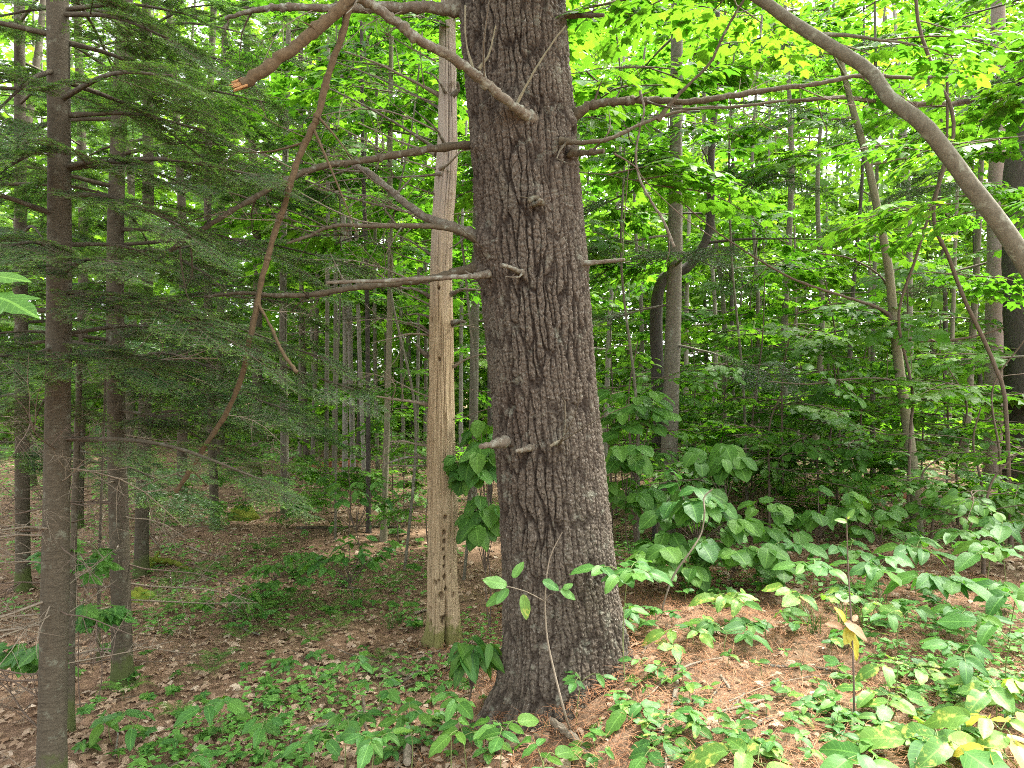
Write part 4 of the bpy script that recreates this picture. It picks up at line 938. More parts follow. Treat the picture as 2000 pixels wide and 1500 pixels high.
# ------------------------------------------------------------------ understory shrubs and saplings in the middle distance
SH = [(1230, 760, 6.6, 1.0), (1480, 640, 7.8, 1.2), (1560, 700, 7.0, 1.1), (1620, 640, 7.4, 1.2), (1640, 780, 7.3, 1.2), (1540, 850, 6.8, 1.0), (1690, 860, 7.4, 1.1), (1870, 820, 7.2, 1.2), (1930, 900, 5.9, 1.0), (1980, 780, 6.4, 1.2), (1430, 780, 8.2, 1.1), (1340, 700, 10.5, 1.2), (1210, 600, 9.5, 1.2), (1500, 540, 9.5, 1.4), (1850, 640, 8.8, 1.3), (1750, 560, 9.0, 1.3), (1190, 880, 6.3, .9), (1420, 900, 7.4, .9), (1600, 930, 6.9, .8), (1860, 960, 6.2, .8), (1975, 980, 5.2, .8), (1480, 860, 9.0, 1.2), (1560, 780, 9.5, 1.3), (1390, 830, 9.5, 1.1), (1700, 740, 9.2, 1.3), (1820, 760, 9.8, 1.3), (1500, 930, 8.2, .9), (1350, 930, 7.8, .8), (1760, 900, 8.6, 1.0), (1220, 830, 8.5, 1.1)]
for k, (px, py, d, sz) in enumerate(SH):
    c = at(px, py, d); b = gxy(c[0] + U(-.15, .15), d + .1); H = c[2] - b[2] + .45 * sz
    wh = near(px); lab, grp = ('lobed leaf maple sapling in the undergrowth ' + wh, 'maple saplings ' + wh) if k % 2 else ('round leaved bush in the undergrowth ' + wh, 'bushes ' + wh)
    broadleaf('understory_maple' if k % 2 else 'understory_bush', lab, [b, b + [U(-.05, .05), 0, H * .4], b + [U(-.1, .1), 0, H * .75], [c[0] + U(-.1, .1), d, b[2] + H]], .014, .005, 'twig', 7, max(.15, H * .3), H, .62 * sz, SPR if k % 2 else SPR_SHRUB, 2, grp, .75 * sz, 800 + k, cat='sapling' if k % 2 else 'bush', seg=6)
SH2 = [(480, 900, 10, .9), (540, 930, 9.5, .9), (620, 900, 10.5, .9), (740, 930, 9.5, .9), (810, 860, 10.5, 1.), (700, 800, 11.5, 1.1), (590, 780, 13, 1.2), (360, 960, 9, .8), (780, 1000, 8, .7), (680, 950, 8.5, .8), (790, 905, 9.0, .8), (770, 740, 9.5, .9), (600, 1000, 8.6, .6), (870, 780, 8.0, .9), (840, 980, 7.5, .8), (560, 860, 12, 1.), (420, 1040, 8.6, .6), (720, 860, 12.5, 1.0)]
for k, (px, py, d, sz) in enumerate(SH2):
    c = at(px, py, d); b = gxy(c[0], d); H = max(.4, c[2] - b[2] + .3 * sz)
    broadleaf('understory_maple', 'small %s sapling in the litter %s' % ('lobed leaf' if k % 2 else 'round leaved', near_left(px)), [b, b + [U(-.05, .05), 0, H * .5], [c[0], d, b[2] + H]], .009, .004, 'twig', 6, H * .45, H, .5 * sz, SPR if k % 2 else SPR_SHRUB, 2, 'small %s saplings %s' % ('lobed' if k % 2 else 'round leaved', near_left(px)), .6 * sz, 840 + k, cat='sapling', seg=6)

# ------------------------------------------------------------------ near plants with single leaves
def put_leaf(root, base, key, m, p, d, up, size, name='leaf'):
    R = basis(np.array([d], float), np.array([up], float))[0]
    return obj(name, random.choice(LM[key, m]), root, mtx(R, np.asarray(p) - base, size))

def compound_plant(label, base, crown, n_stalk, leaflets, size, m='herb_leaf', group=None, name='wild_sarsaparilla', cat='plant', key='ov', spread=.16, seed=0, stem_m='green_stem'):
    random.seed(seed + 5000); base = np.asarray(base, float); crown = np.asarray(crown, float)
    root = thing(name, label, cat, base, group); mb = MB()
    top = crown - [0, 0, .03]
    q = resample([base - [0, 0, .03], (base + top) / 2 + [U(-.02, .02), U(-.02, .02), 0], top], 8)
    tube(mb, q, np.linspace(.0032, .0022, 8), 5)
    a0 = U(0, 6.28)
    for k in range(n_stalk):
        a = a0 + 6.283 * k / n_stalk + U(-.3, .3); ln = spread * U(.7, 1.2)
        e = top + np.array([math.cos(a) * ln, math.sin(a) * ln, U(-.01, .06)])
        s = resample([top, (top + e) / 2 + [0, 0, .025], e], 5); tube(mb, s, np.linspace(.002, .0014, 5), 4)
        angs = np.linspace(-1.25, 1.25, leaflets) if leaflets <= 3 else np.linspace(-1.9, 1.9, leaflets)
        for j, g in enumerate(angs):
            dd = (math.cos(a + g), math.sin(a + g), U(-.32, .0))
            off = -np.array([math.cos(a), math.sin(a), 0]) * (.05 * size / .12 * (abs(g) > .9))
            put_leaf(root, base, key, m if isinstance(m, str) else random.choice(m), e + off, dd, (U(-.25, .25), U(-.75, -.1), 1), size * 1.12 * U(.8, 1.12) * (1.1 - .18 * abs(g)))
    obj('stem', mb.mesh('stem', [M[stem_m]], base), root)
    return root

def herb(label, base, n, size, h, m='herb_leaf', group=None, name='ground_herb', key='ov', seed=0, erect=.1):
    random.seed(seed + 7000); base = np.asarray(base, float); root = thing(name, label, 'plant', base, group)
    mb = MB(); top = base + [U(-.02, .02), U(-.02, .02), h]
    tube(mb, resample([base - [0, 0, .02], (base + top) / 2 + [U(-.008, .008), 0, 0], top], 5), .0016, 4)
    a0 = U(0, 6.28)
    for k in range(n):
        a = a0 + 6.283 * k / n + U(-.35, .35); p = top - [0, 0, U(0, .35 * h)]
        put_leaf(root, base, key, m if isinstance(m, str) else random.choice(m), p, (math.cos(a), math.sin(a), U(-.25, .25) + erect), (U(-.3, .3), U(-.65, .15), 1), size * U(.7, 1.15))
    obj('stem', mb.mesh('stem', [M['green_stem']], base), root)
    return root

def shrub(label, base, centre, half, n_tip, per, size, m, key='ovw', group=None, name='hobblebush', cat='bush', seed=0, droop=.25, stem_m='twig', r0=.006):
    random.seed(seed + 9000); base = np.asarray(base, float); centre = np.asarray(centre, float)
    root = thing(name, label, cat, base, group); mb = MB()
    fork = base + (centre - base) * .5 + [U(-.03, .03), U(-.03, .03), -.08 * half[2]]
    tube(mb, resample([base - [0, 0, .04], (base + fork) / 2 + [U(-.03, .03), 0, 0], fork], 8), np.linspace(r0, r0 * .7, 8), 6)
    for k in range(n_tip):
        a = 2.4 * k + U(-.4, .4); rr = math.sqrt((k + .5) / n_tip)
        tip = centre + np.array([math.cos(a) * rr * half[0], math.sin(a) * rr * half[1], U(-1, 1) * half[2]])
        s = resample([fork, (fork + tip) / 2 + [0, 0, .03], tip], 6); tube(mb, s, np.linspace(r0 * .6, .0015, 6), 4)
        d = tip - fork; az = math.atan2(d[1], d[0])
        for j in range(per):
            g = (j - (per - 1) / 2) * (2.3 / max(1, per - 1)) if per > 1 else 0
            pp = s[-1] if j % 2 == 0 else s[-2]
            put_leaf(root, base, key, m if isinstance(m, str) else random.choice(m), pp, (math.cos(az + g), math.sin(az + g), -droop * U(.4, 1.6)), (U(-.25, .25), U(-.7, .0), 1), size * U(.75, 1.15))
    obj('stem', mb.mesh('stem', [M[stem_m]], base), root)
    return root

def under(px, py, d): c = at(px, py, d); return gxy(c[0] + U(-.03, .03), c[1] + U(-.03, .05))

# hobblebushes
c = at(1365, 985, 4.9); shrub('pale green hobblebush with big drooping leaves behind the pine foot', under(1370, 900, 5.0), c, (.36, .3, .22), 16, 4, .155, ['shrub_leaf', 'herb_leaf'], seed=1, r0=.007)
c = at(1440, 1075, 4.7); shrub('low hobblebush spreading below the pale green hobblebush', under(1430, 900, 4.8), c, (.36, .25, .13), 12, 4, .15, 'shrub_leaf', seed=2)
c = at(1300, 1075, 4.6); shrub('dark low hobblebush tucked against the right side of the pine', under(1300, 900, 4.7), c, (.22, .25, .12), 9, 4, .15, 'shrub_leaf', seed=3)
c = at(930, 870, 5.0); shrub('leafy hobblebush hanging between the pale snag and the pine', under(950, 900, 5.1), c, (.17, .2, .26), 14, 4, .14, ['shrub_leaf', 'herb_leaf'], seed=4, droop=.6)
c = at(940, 990, 4.9); shrub('drooping bush low between the pale snag and the pine', under(955, 900, 5.0), c, (.13, .2, .16), 9, 4, .14, 'shrub_leaf', seed=5, droop=.6)
c = at(1400, 880, 5.6); shrub('shaded broad leaf spray beside the grey conifer trunk', under(1420, 900, 5.7), c, (.25, .15, .06), 7, 4, .16, 'shrub_leaf', seed=6, droop=.5)
c = at(1215, 900, 5.6); shrub('tall hobblebush leaning out from behind the pine', under(1230, 900, 5.8), c, (.25, .2, .25), 12, 4, .16, 'shrub_leaf', seed=7, droop=.4)
c = at(1235, 790, 5.9); shrub('high flat tier of hobblebush leaves behind the pine', under(1240, 900, 6.0), c, (.32, .2, .12), 12, 4, .16, 'shrub_leaf', seed=8, droop=.2)
c = at(680, 1080, 6.0); shrub('viburnum bush with two dark stems in the open litter', gpix(697, 1195), c, (.42, .3, .12), 16, 4, .115, ['shrub_leaf', 'herb_leaf'], 'ov', seed=9, name='viburnum_bush')
c = at(545, 1105, 6.2); shrub('darker viburnum bush left of the two-stemmed one', gpix(540, 1160), c, (.3, .25, .12), 11, 4, .11, 'shrub_leaf', 'ov', seed=10, name='viburnum_bush')
c = at(690, 960, 7.2); shrub('light green bush in front of the thin cluster of trunks', gxy(at(700, 960, 7.2)[0], 7.2), c, (.5, .3, .15), 16, 4, .12, ['shrub_leaf', 'herb_leaf'], 'ov', seed=11, name='viburnum_bush')
c = at(455, 1175, 5.6); shrub('low dark seedling bush left of the open litter', gpix(455, 1215), c, (.25, .2, .08), 8, 4, .10, 'shrub_leaf', 'ov', seed=12, name='viburnum_bush')
for k, (px, py, d_, hx, lab) in enumerate([(1600, 985, 5.4, .35, 'shaded hobblebush low before the orange brown log'), (1500, 1010, 5.2, .3, 'shaded hobblebush spreading behind the speckled plants'), (1720, 1005, 5.5, .35, 'shaded hobblebush left of the slim olive maple stem'), (1880, 985, 5.6, .35, 'shaded hobblebush right of the slim olive maple stem'), (1280, 960, 6.4, .25, 'shaded hobblebush at the foot of the grey conifer')]):
    shrub(lab, under(px, 900, d_), at(px, py, d_), (hx, .25, .12), 10, 4, .14, 'shrub_leaf', seed=50 + k)
# striped maple seedlings by the left firs
for k, (px, py, d, n, sz, lab) in enumerate([(160, 1075, 4.0, 4, .14, 'maple seedling leaves showing between the two nearest firs'), (185, 1195, 4.1, 4, .15, 'lower maple seedling hanging between the two nearest firs'), (55, 1270, 3.4, 6, .12, 'blurred pale maple seedling low beside the slim grey fir'), (95, 1075, 4.4, 4, .12, 'small maple seedling behind the slim grey fir')]):
    b = under(px, 900, d + .1); cc = at(px, py, d)
    shrub(lab, b, cc, (.14, .12, .06), n, 3, sz, 'herb_leaf', 'map', name='maple_seedling', cat='seedling', seed=30 + k, r0=.004)
# big leaf hanging in from the left edge
b = gxy(at(-120, 600, 1.9)[0], 1.9)
rt = thing('maple_seedling', 'maple twig by the trail with big shaded leaves', 'seedling', b); mb = MB()
q = resample([b - [0, 0, .05], b + [.02, 0, 1.0], at(-70, 560, 1.85), at(-10, 580, 1.75)], 14); tube(mb, q, np.linspace(.006, .002, 14), 5); obj('stem', mb.mesh('stem', [M['twig']], b), rt)
for p_, d_, s_ in ((at(-14, 578, 1.75), (1, -.1, -.28), .125), (at(-40, 540, 1.8), (.9, .1, .05), .12), (at(-60, 640, 1.8), (-.3, -.4, -.3), .12)):
    put_leaf(rt, b, 'map', 'shrub_leaf', p_, d_, (.1, -.55, 1), s_)

# sarsaparilla bank on the right
SAR = [(1850, 1125, 3.9, 3, 5, .17, 0), (1715, 1098, 4.15, 3, 5, .15, 0), (1590, 1098, 4.3, 3, 5, .14, 0), (1935, 1075, 4.3, 3, 5, .16, 0), (1985, 1150, 3.7, 3, 5, .16, 0), (1790, 1062, 4.6, 3, 5, .15, 0), (1880, 1042, 4.9, 3, 5, .15, 0), (1660, 1065, 4.8, 3, 5, .14, 0), (1960, 1015, 5.1, 3, 5, .16, 0), (1530, 1060, 4.9, 3, 5, .13, 0), (1580, 1165, 3.9, 3, 3, .12, 1), (1430, 1160, 4.0, 3, 5, .12, 1), (1690, 1165, 3.85, 2, 3, .11, 1), (1760, 1195, 3.6, 2, 5, .09, 0), (1890, 1195, 3.55, 3, 5, .09, 0), (1975, 1240, 3.2, 2, 3, .16, 0), (1345, 1225, 3.75, 3, 3, .10, 1), (1310, 1262, 3.7, 2, 3, .09, 1), (1500, 1205, 3.8, 2, 5, .10, 0), (1420, 1225, 3.7, 2, 5, .10, 0)]
for k, (px, py, d, ns, nl, sz, sp) in enumerate(SAR):
    wb = 'beside the pine foot' if px < 1450 else 'left of the withered seedling' if px < 1640 else 'between the withered seedling and the olive maple' if px < 1800 else 'on the bank below the very dark trunk'
    compound_plant((('yellow speckled plant with long leaflets ', 'green plant with long oval leaflets ')[0 if sp else 1] + wb), under(px, 900, d), at(px, py, d), ns, nl, sz, 'spotted_leaf' if sp else ['herb_leaf', 'herb_leaf', 'shrub_leaf'], ('speckled plants ', 'oval leaflet plants ')[0 if sp else 1] + wb, seed=k, spread=.13)
for k, (px, py, d, ns, nl, sz, mm, lab) in enumerate([
  (1950, 1335, 2.85, 3, 5, .13, 'spotted_leaf', 'pale mottled plant with many long leaflets low on the trail edge'),
  (1955, 1410, 2.6, 3, 3, .13, ['yellow_leaf', 'spotted_leaf'], 'yellow leaved plant drooping at the trail edge'),
  (1985, 1480, 2.45, 2, 3, .10, 'yellow_leaf', 'small yellow plant below the yellow leaved plant'),
  (1835, 1440, 2.6, 3, 3, .17, ['spotted_leaf', 'herb_leaf'], 'large mottled green leaves spreading flat at the trail edge'),
  (1740, 1350, 2.95, 3, 3, .11, 'spotted_leaf', 'speckled three leaved plant amid needle litter'),
  (1755, 1285, 3.15, 3, 3, .09, 'spotted_leaf', 'yellowish three leaved plant below the thin dark stem'),
  (1700, 1480, 2.5, 2, 3, .15, 'herb_leaf', 'fresh green leaves beside the large mottled ones'),
  (1480, 1475, 2.55, 3, 3, .15, ['spotted_leaf', 'herb_leaf'], 'bright yellow green plant at the trail edge below the pine'),
  (1880, 1270, 3.1, 3, 5, .10, 'herb_leaf', 'low green plant between the bank and the mottled plants')]):
    compound_plant(lab, under(px, 900, d), at(px, py, d), ns, nl, sz, mm, None, seed=60 + k, spread=.11)
# plants round the pine foot
compound_plant('light green ash seedling in front of the pine bark, tallest at its right edge', gpix(1222, 1352), at(1225, 1112, 3.35), 6, 5, .10, 'herb_leaf', None, 'ash_seedling', 'seedling', seed=80, spread=.13)
for k, (px, py, d, ns, nl, sz, lab) in enumerate([
  (905, 1425, 3.1, 3, 3, .105, 'ash seedling with toothed oval leaflets below the pine root'),
  (880, 1372, 3.25, 2, 5, .085, 'ash seedling with round leaflets beside the pine root'),
  (985, 1415, 3.0, 3, 3, .105, 'bright ash seedling touching the pine root'),
  (1060, 1475, 2.85, 3, 3, .095, 'low bright leaves below the bent stick'),
  (730, 1450, 3.0, 3, 5, .10, 'pale leafy plant beside the upright dark stick'),
  (800, 1385, 3.3, 3, 5, .09, 'mid green plant beside the long pale stick'),
  (740, 1330, 3.6, 3, 5, .08, 'leafy plant by the mossy rotten log'),
  (680, 1400, 3.4, 3, 5, .085, 'leafy plant over the thick pale stick'),
  (430, 1375, 3.7, 3, 3, .12, 'bluish green three leaved plant in the open litter'),
  (690, 1290, 4.2, 3, 5, .09, 'loose green plant beyond the mossy rotten log'),
  (215, 1395, 3.7, 3, 3, .10, 'round leaved plant at the foot of the mossy fir'),
  (265, 1410, 3.6, 3, 3, .09, 'second round leaved plant near the mossy fir foot'),
  (520, 1395, 3.5, 3, 3, .10, 'dark leaved plant left of the thick pale stick'),
  (360, 1490, 3.2, 3, 3, .10, 'bright leaves at the trail edge near the open litter'),
  (615, 1455, 3.05, 2, 3, .10, 'dark green plant below the thick pale stick'),
  (1240, 1380, 3.15, 4, 3, .10, 'glossy leafy plant in needle litter right of the pine foot'),
  (1285, 1455, 2.8, 3, 3, .09, 'green plant with bent pale stem in needle litter'),
  (1270, 1300, 3.5, 3, 3, .07, 'dark rounded leaves against the needle mound'),
  (1150, 1425, 3.1, 2, 3, .08, 'small bright plant between the needle mound and the bent stick'),
  (1135, 1320, 3.35, 3, 3, .065, 'pointed leaf plant touching the pine bark')]):
    compound_plant(lab, under(px, 900, d), at(px, py, d), ns, nl, sz * (.85 if px < 860 else 1), ['herb_leaf', 'herb_leaf', 'shrub_leaf'], None, 'ash_seedling', 'seedling', seed=100 + k, spread=.09)
# the thin seedling that climbs in front of the bark
b = gpix(1116, 1418); rt = thing('ash_seedling', 'tall thin seedling with few leaves climbing before the pine bark', 'seedling', b); mb = MB()
q = resample([b - [0, 0, .03], at(1105, 1400, 3.0), at(1082, 1310, 3.02), at(1068, 1240, 3.04), at(1065, 1160, 3.05), at(1074, 1090, 3.06), at(1098, 1040, 3.06)], 26); tube(mb, q, np.linspace(.006, .002, 26), 6, 0, .05)
for e in (at(990, 1145, 3.0), at(1080, 1160, 3.0)): tube(mb, resample([at(1065, 1175, 3.05), (e + at(1065, 1175, 3.05)) / 2 + [0, 0, .01], e], 5), .002, 4)
obj('stem', mb.mesh('stem', [M['pale_twig']], b), rt)
for (px, py), dv, s_, mm in [((990, 1142), (-.9, -.2, .25), .11, 'herb_leaf'), ((992, 1150), (-.5, -.5, -.5), .085, 'herb_leaf'), ((1002, 1128), (.3, .2, .4), .085, 'herb_leaf'), ((985, 1158), (-.8, 0, -.55), .10, 'herb_leaf'), ((1022, 1162), (.15, -.25, -.95), .105, 'spotted_leaf'), ((1060, 1135), (.9, .0, -.35), .085, 'herb_leaf'), ((1095, 1152), (.8, -.2, -.35), .075, 'herb_leaf'), ((1100, 1150), (.7, .2, .3), .05, 'herb_leaf')]:
    put_leaf(rt, b, 'ov', mm, at(px, py, 3.0), dv, (.1, -.8, .8), s_)
# plant with hanging toothed leaves left of the pine foot
c = at(925, 1275, 3.7); shrub('bush with narrow toothed leaves hanging beside the pine root', under(925, 900, 3.75), c, (.12, .12, .07), 9, 3, .15, ['herb_leaf', 'shrub_leaf'], 'ovn', seed=40, droop=.9, name='toothed_leaf_bush')
c = at(1025 + 190, 1190, 3.95); shrub('small bush tucked behind the right edge of the pine', under(1230, 900, 4.0), c, (.15, .1, .06), 5, 3, .10, 'herb_leaf', 'ov', seed=41)
# withered plant with yellow and brown leaves on its thin dark stem
b = gpix(1668, 1402); rt = thing('withered_seedling', 'thin dark seedling carrying withered brown and yellow leaves', 'seedling', b); mb = MB()
tube(mb, resample([b - [0, 0, .03], at(1667, 1320, 2.9), at(1663, 1220, 2.95), at(1657, 1120, 3.0), at(1653, 1010, 3.0)], 16), np.linspace(.005, .0025, 16), 5); obj('stem', mb.mesh('stem', [M['twig']], b), rt)
for (px, py), dv, s_, mm in [((1650, 1230), (.5, -.3, -.75), .13, 'yellow_leaf'), ((1648, 1228), (-.85, -.1, .45), .075, 'brown_leaf'), ((1648, 1215), (.75, -.55, -.25), .105, 'brown_leaf'), ((1665, 1212), (.6, .3, .35), .045, 'brown_leaf'), ((1650, 1215), (-.3, -.1, .8), .07, 'yellow_leaf'), ((1660, 1225), (-.4, -.5, -.6), .08, 'yellow_leaf'), ((1655, 1012), (.4, 0, .5), .05, 'spotted_leaf'), ((1654, 1020), (-.7, .1, .2), .05, 'spotted_leaf')]:
    put_leaf(rt, b, 'ov', mm, at(px, py, 2.95), dv, (.3, -.7, .7), s_)
# bare curved twig hanging before the hobblebush
b = gpix(1292, 1200); mb = MB()
tube(mb, resample([b - [0, 0, .02], at(1297, 1175, 4.2), at(1318, 1120, 4.2), at(1350, 1075, 4.2), at(1370, 1040, 4.25), at(1376, 1000, 4.25), at(1375, 972, 4.3), at(1392, 955, 4.3)], 26), np.linspace(.0065, .004, 26), 6, 0, .15)
tag(obj('bare_stem', mb.mesh('bare_stem', [M['pale_twig']], b), None, Matrix.Translation(b.tolist())), 'bare curved pale stem rising before the pale green hobblebush', 'stem')

# small herbs scattered over the floor
HERB_N = 0
def herbs(n, box, seed, sizes, lab, grp, ms, keys=('ov',), hh=(.03, .09)):
    r = np.random.default_rng(seed)
    for k in range(n):
        px, py = r.uniform(box[0], box[2]), box[1] + (box[3] - box[1]) * r.random() ** .8
        g = gpix(px, py)
        if np.hypot(g[0] - .26, g[1] - PD) < .42 or g[1] > 14: continue
        kk = keys[int(r.integers(0, len(keys)))]
        herb(lab, g, int(r.integers(3, 7)), r.uniform(*sizes), r.uniform(*hh), ms, grp, key=kk, seed=seed * 100 + k)
herbs(75, (520, 1230, 960, 1500), 1, (.045, .085), 'small green herb in the leafy patch left of the pine root', 'herbs left of the pine root', ['herb_leaf', 'herb_leaf', 'shrub_leaf'])
herbs(62, (1130, 1290, 1650, 1500), 2, (.04, .075), 'small green herb in the rusty needles right of the pine', 'herbs in the rusty needles', ['herb_leaf', 'herb_leaf', 'shrub_leaf', 'spotted_leaf'])
herbs(62, (1560, 1270, 2000, 1500), 3, (.05, .09), 'small pale herb crowding the trail edge below the bank', 'herbs at the trail edge', ['herb_leaf', 'spotted_leaf', 'herb_leaf', 'spotted_leaf'])
herbs(46, (130, 1180, 560, 1500), 4, (.045, .08), 'small herb scattered in the open brown litter', 'herbs in the open litter', ['herb_leaf', 'shrub_leaf'], ('ov', 'map'))
herbs(55, (300, 960, 840, 1230), 5, (.06, .12), 'low green seedling in the litter farther back', 'seedlings farther back', ['herb_leaf', 'shrub_leaf'], ('ov', 'map'), (.05, .14))
herbs(40, (1220, 1150, 2000, 1260), 6, (.06, .11), 'low leafy seedling under the plants of the bank', 'seedlings under the bank', ['shrub_leaf', 'herb_leaf'], ('ov', 'map'), (.05, .12))

def ground_cover():
    mb = MB(); r = np.random.default_rng(950); n = 30000
    x, y = scatter_view(n, 3.0, 20, 951)
    dn = fbm(x * .8, y * .8, 0, 3, 60); k = dn > .10 - .25 * (x > 1.2) - .25 * sstep(4.5, 7, y) - .3 * sstep(9, 14, y)
    x, y = x[k], y[k]; n = len(x); h = r.uniform(.015, .09, n) * (1 + sstep(6, 16, y) * 1.5)
    a = r.uniform(0, 6.28, n); D = np.stack([np.cos(a), np.sin(a), r.uniform(-.2, .35, n)], -1)
    N = np.stack([r.normal(0, .3, n), r.normal(0, .3, n), np.ones(n)], -1)
    t = (np.array([(0, 0, 0), (.28, .4, .04), (0, .45, 0), (-.28, .4, .04), (0, 1, -.08)]), np.array([[0, 1, 2], [0, 2, 3], [1, 4, 2], [2, 4, 3]]), np.zeros((5, 2)))
    mb.scatter(t, np.stack([x, y, ground(x, y) + h], -1), basis(D, N), r.uniform(.03, .07, n) * (1 + sstep(6, 16, y) * 1.2), r.random(n))
    o = obj('ground_cover', mb.mesh('ground_cover', [M['herb_leaf']]), kind='stuff')
    tag(o, 'low mixed ground cover of tiny green leaves over the litter', 'ground cover')
ground_cover()

# ferns
def frond_mesh(seed):
    r = np.random.default_rng(seed); mb = MB()
    t = np.linspace(0, 1, 12); q = np.stack([.04 * r.normal() * t ** 2, t * .92, .42 * np.sin(t * 2.2) - .18 * t * t], -1)
    tube(mb, q, np.linspace(.004, .0012, 12), 4, 0, cap=False)
    P, D, N, SC = [], [], [], []
    for u in np.linspace(.16, 1, 24):
        i = min(10, int(u * 11)); p = q[i] + (q[i + 1] - q[i]) * (u * 11 - i)
        for s in (-1, 1):
            P.append(p); D.append([s, .35, -.12 + r.normal() * .06]); N.append([0, -.25, 1]); SC.append(.26 * (1 - u) ** .7 * min(1, u * 3.2) + .012)
    tv = []; tf = []
    for k in range(7):                                               # pinna with cut lobes
        a = k / 7; w = .11 * (1 - a) + .02
        for s in (-1, 1):
            b0 = len(tv); tv += [(0, a, 0), (s * w, a + .10, -.02), (0, a + .14, 0)]; tf.append((b0, b0 + 1, b0 + 2))
    mb.scatter((np.array(tv), np.array(tf), np.zeros((len(tv), 2))), np.array(P), basis(np.array(D, float), np.array(N, float)), np.array(SC), r.random(len(P)) * .3)
    return mb.mesh('frond', [M['fern']])
FRD = [frond_mesh(k) for k in range(4)]
FERNS = [(540, 1195, .30), (575, 1185, .3), (505, 1190, .26), (640, 1200, .26), (250, 1352, .22), (410, 1315, .22), (470, 1250, .24), (740, 1290, .18), (320, 1180, .28), (370, 1190, .28), (300, 1210, .24), (600, 1120, .36), (450, 1120, .36), (520, 1080, .36), (390, 1130, .34), (560, 1230, .26), (490, 1215, .28), (660, 1230, .24), (610, 1250, .22), (700, 1180, .28), (760, 1150, .3), (340, 1150, .34), (480, 900 + 40, .5), (440, 955, .5), (520, 950, .5), (560, 1030, .3), (430, 1290, .2), (470, 1430, .16), (350, 1400, .18)]
for k, (px, py, s_) in enumerate(FERNS):
    g = gpix(px, py); random.seed(k)
    wf = 'on the far litter behind the moss hummock' if py < 1000 else 'near the mossy-footed fir' if px < 400 else 'round the darker viburnum bush' if px < 600 else 'by the two-stemmed viburnum bush'
    rt = thing('fern', 'small bright fern with arching fronds ' + wf, 'fern', g, 'ferns ' + wf)
    for j in range(6):
        a = 6.283 * j / 6 + U(-.3, .3); R = basis(np.array([[math.cos(a), math.sin(a), 0]]), np.array([[0, 0, 1.]]))[0]
        obj('frond', random.choice(FRD), rt, mtx(R, [0, 0, 0], s_ * U(.8, 1.15)))
# grass tufts
for k, (px, py, s_) in enumerate([(1690, 1225, .28), (1720, 1215, .3), (1650, 1225, .25), (1560, 1210, .25), (780, 1215, .2), (760, 1230, .2), (820, 1225, .16), (1590, 1235, .2)]):
    g = gpix(px, py); mb = MB(); random.seed(300 + k)
    for j in range(26):
        a = U(0, 6.28); l_ = s_ * U(.6, 1.2); e = U(.3, .9); t = np.linspace(0, 1, 6)
        q = np.stack([np.cos(a) * e * l_ * t ** 1.6, np.sin(a) * e * l_ * t ** 1.6, l_ * (t - .45 * t ** 3)], -1) + [U(-.03, .03), U(-.03, .03), -.01]
        sd = np.array([-math.sin(a), math.cos(a), 0]) * .0022; ww = (1 - t ** 2)[:, None] * sd
        v = np.concatenate([q - ww, q + ww]); i = np.arange(5)
        mb.add(v, np.stack([i, i + 6, i + 7, i + 1], -1), 0, U(0, 1))
    tag(obj('grass_tuft', mb.mesh('grass_tuft', [M['grass']]), None, Matrix.Translation(g.tolist())), 'thin arching grass tuft %s' % ('under the oval leaflet plants of the bank' if px > 1000 else 'beside the foot of the pale snag'), 'grass', 'grass tufts under the bank' if px > 1000 else 'grass tufts by the snag')

# ------------------------------------------------------------------ sticks, logs, moss
def stick(name, label, pts, w0, w1, m, stubs=0, lift=.01, group=None, cat='stick', seed=0, ends=None):
    """lies on the ground: pixel points are dropped onto the floor"""
    P = []
    for p in pts:
        g = gpix(p[0], p[1]); g[2] += lift + (p[2] if len(p) > 2 else 0); P.append(g)
    P = np.array(P); n = max(8, 7 * len(P)); q = resample(P, n); r = np.random.default_rng(seed + 40)
    rad = np.linspace(w0, w1, n) / 2 / F * q[:, 1]; q[:, 2] = np.maximum(q[:, 2], ground(q[:, 0], q[:, 1]) + rad * .6)
    q = q + r.normal(size=q.shape) * rad[:, None] * .2
    mb = MB(); tube(mb, q, rad * (1 + .1 * r.normal(size=n)), 9, 0, .12, freq=30)
    for k in range(stubs):
        i = int(r.integers(1, n - 1)); a = r.normal(size=3); a[2] = abs(a[2]); a /= np.linalg.norm(a)
        tube(mb, [q[i], q[i] + a * rad[i] * 3], [rad[i] * .6, rad[i] * .3], 5, 0)
    o0 = q[0].copy()
    o = obj(name, mb.mesh(name, [m], o0), None, Matrix.Translation(o0.tolist()))
    tag(o, label, cat, group); return o
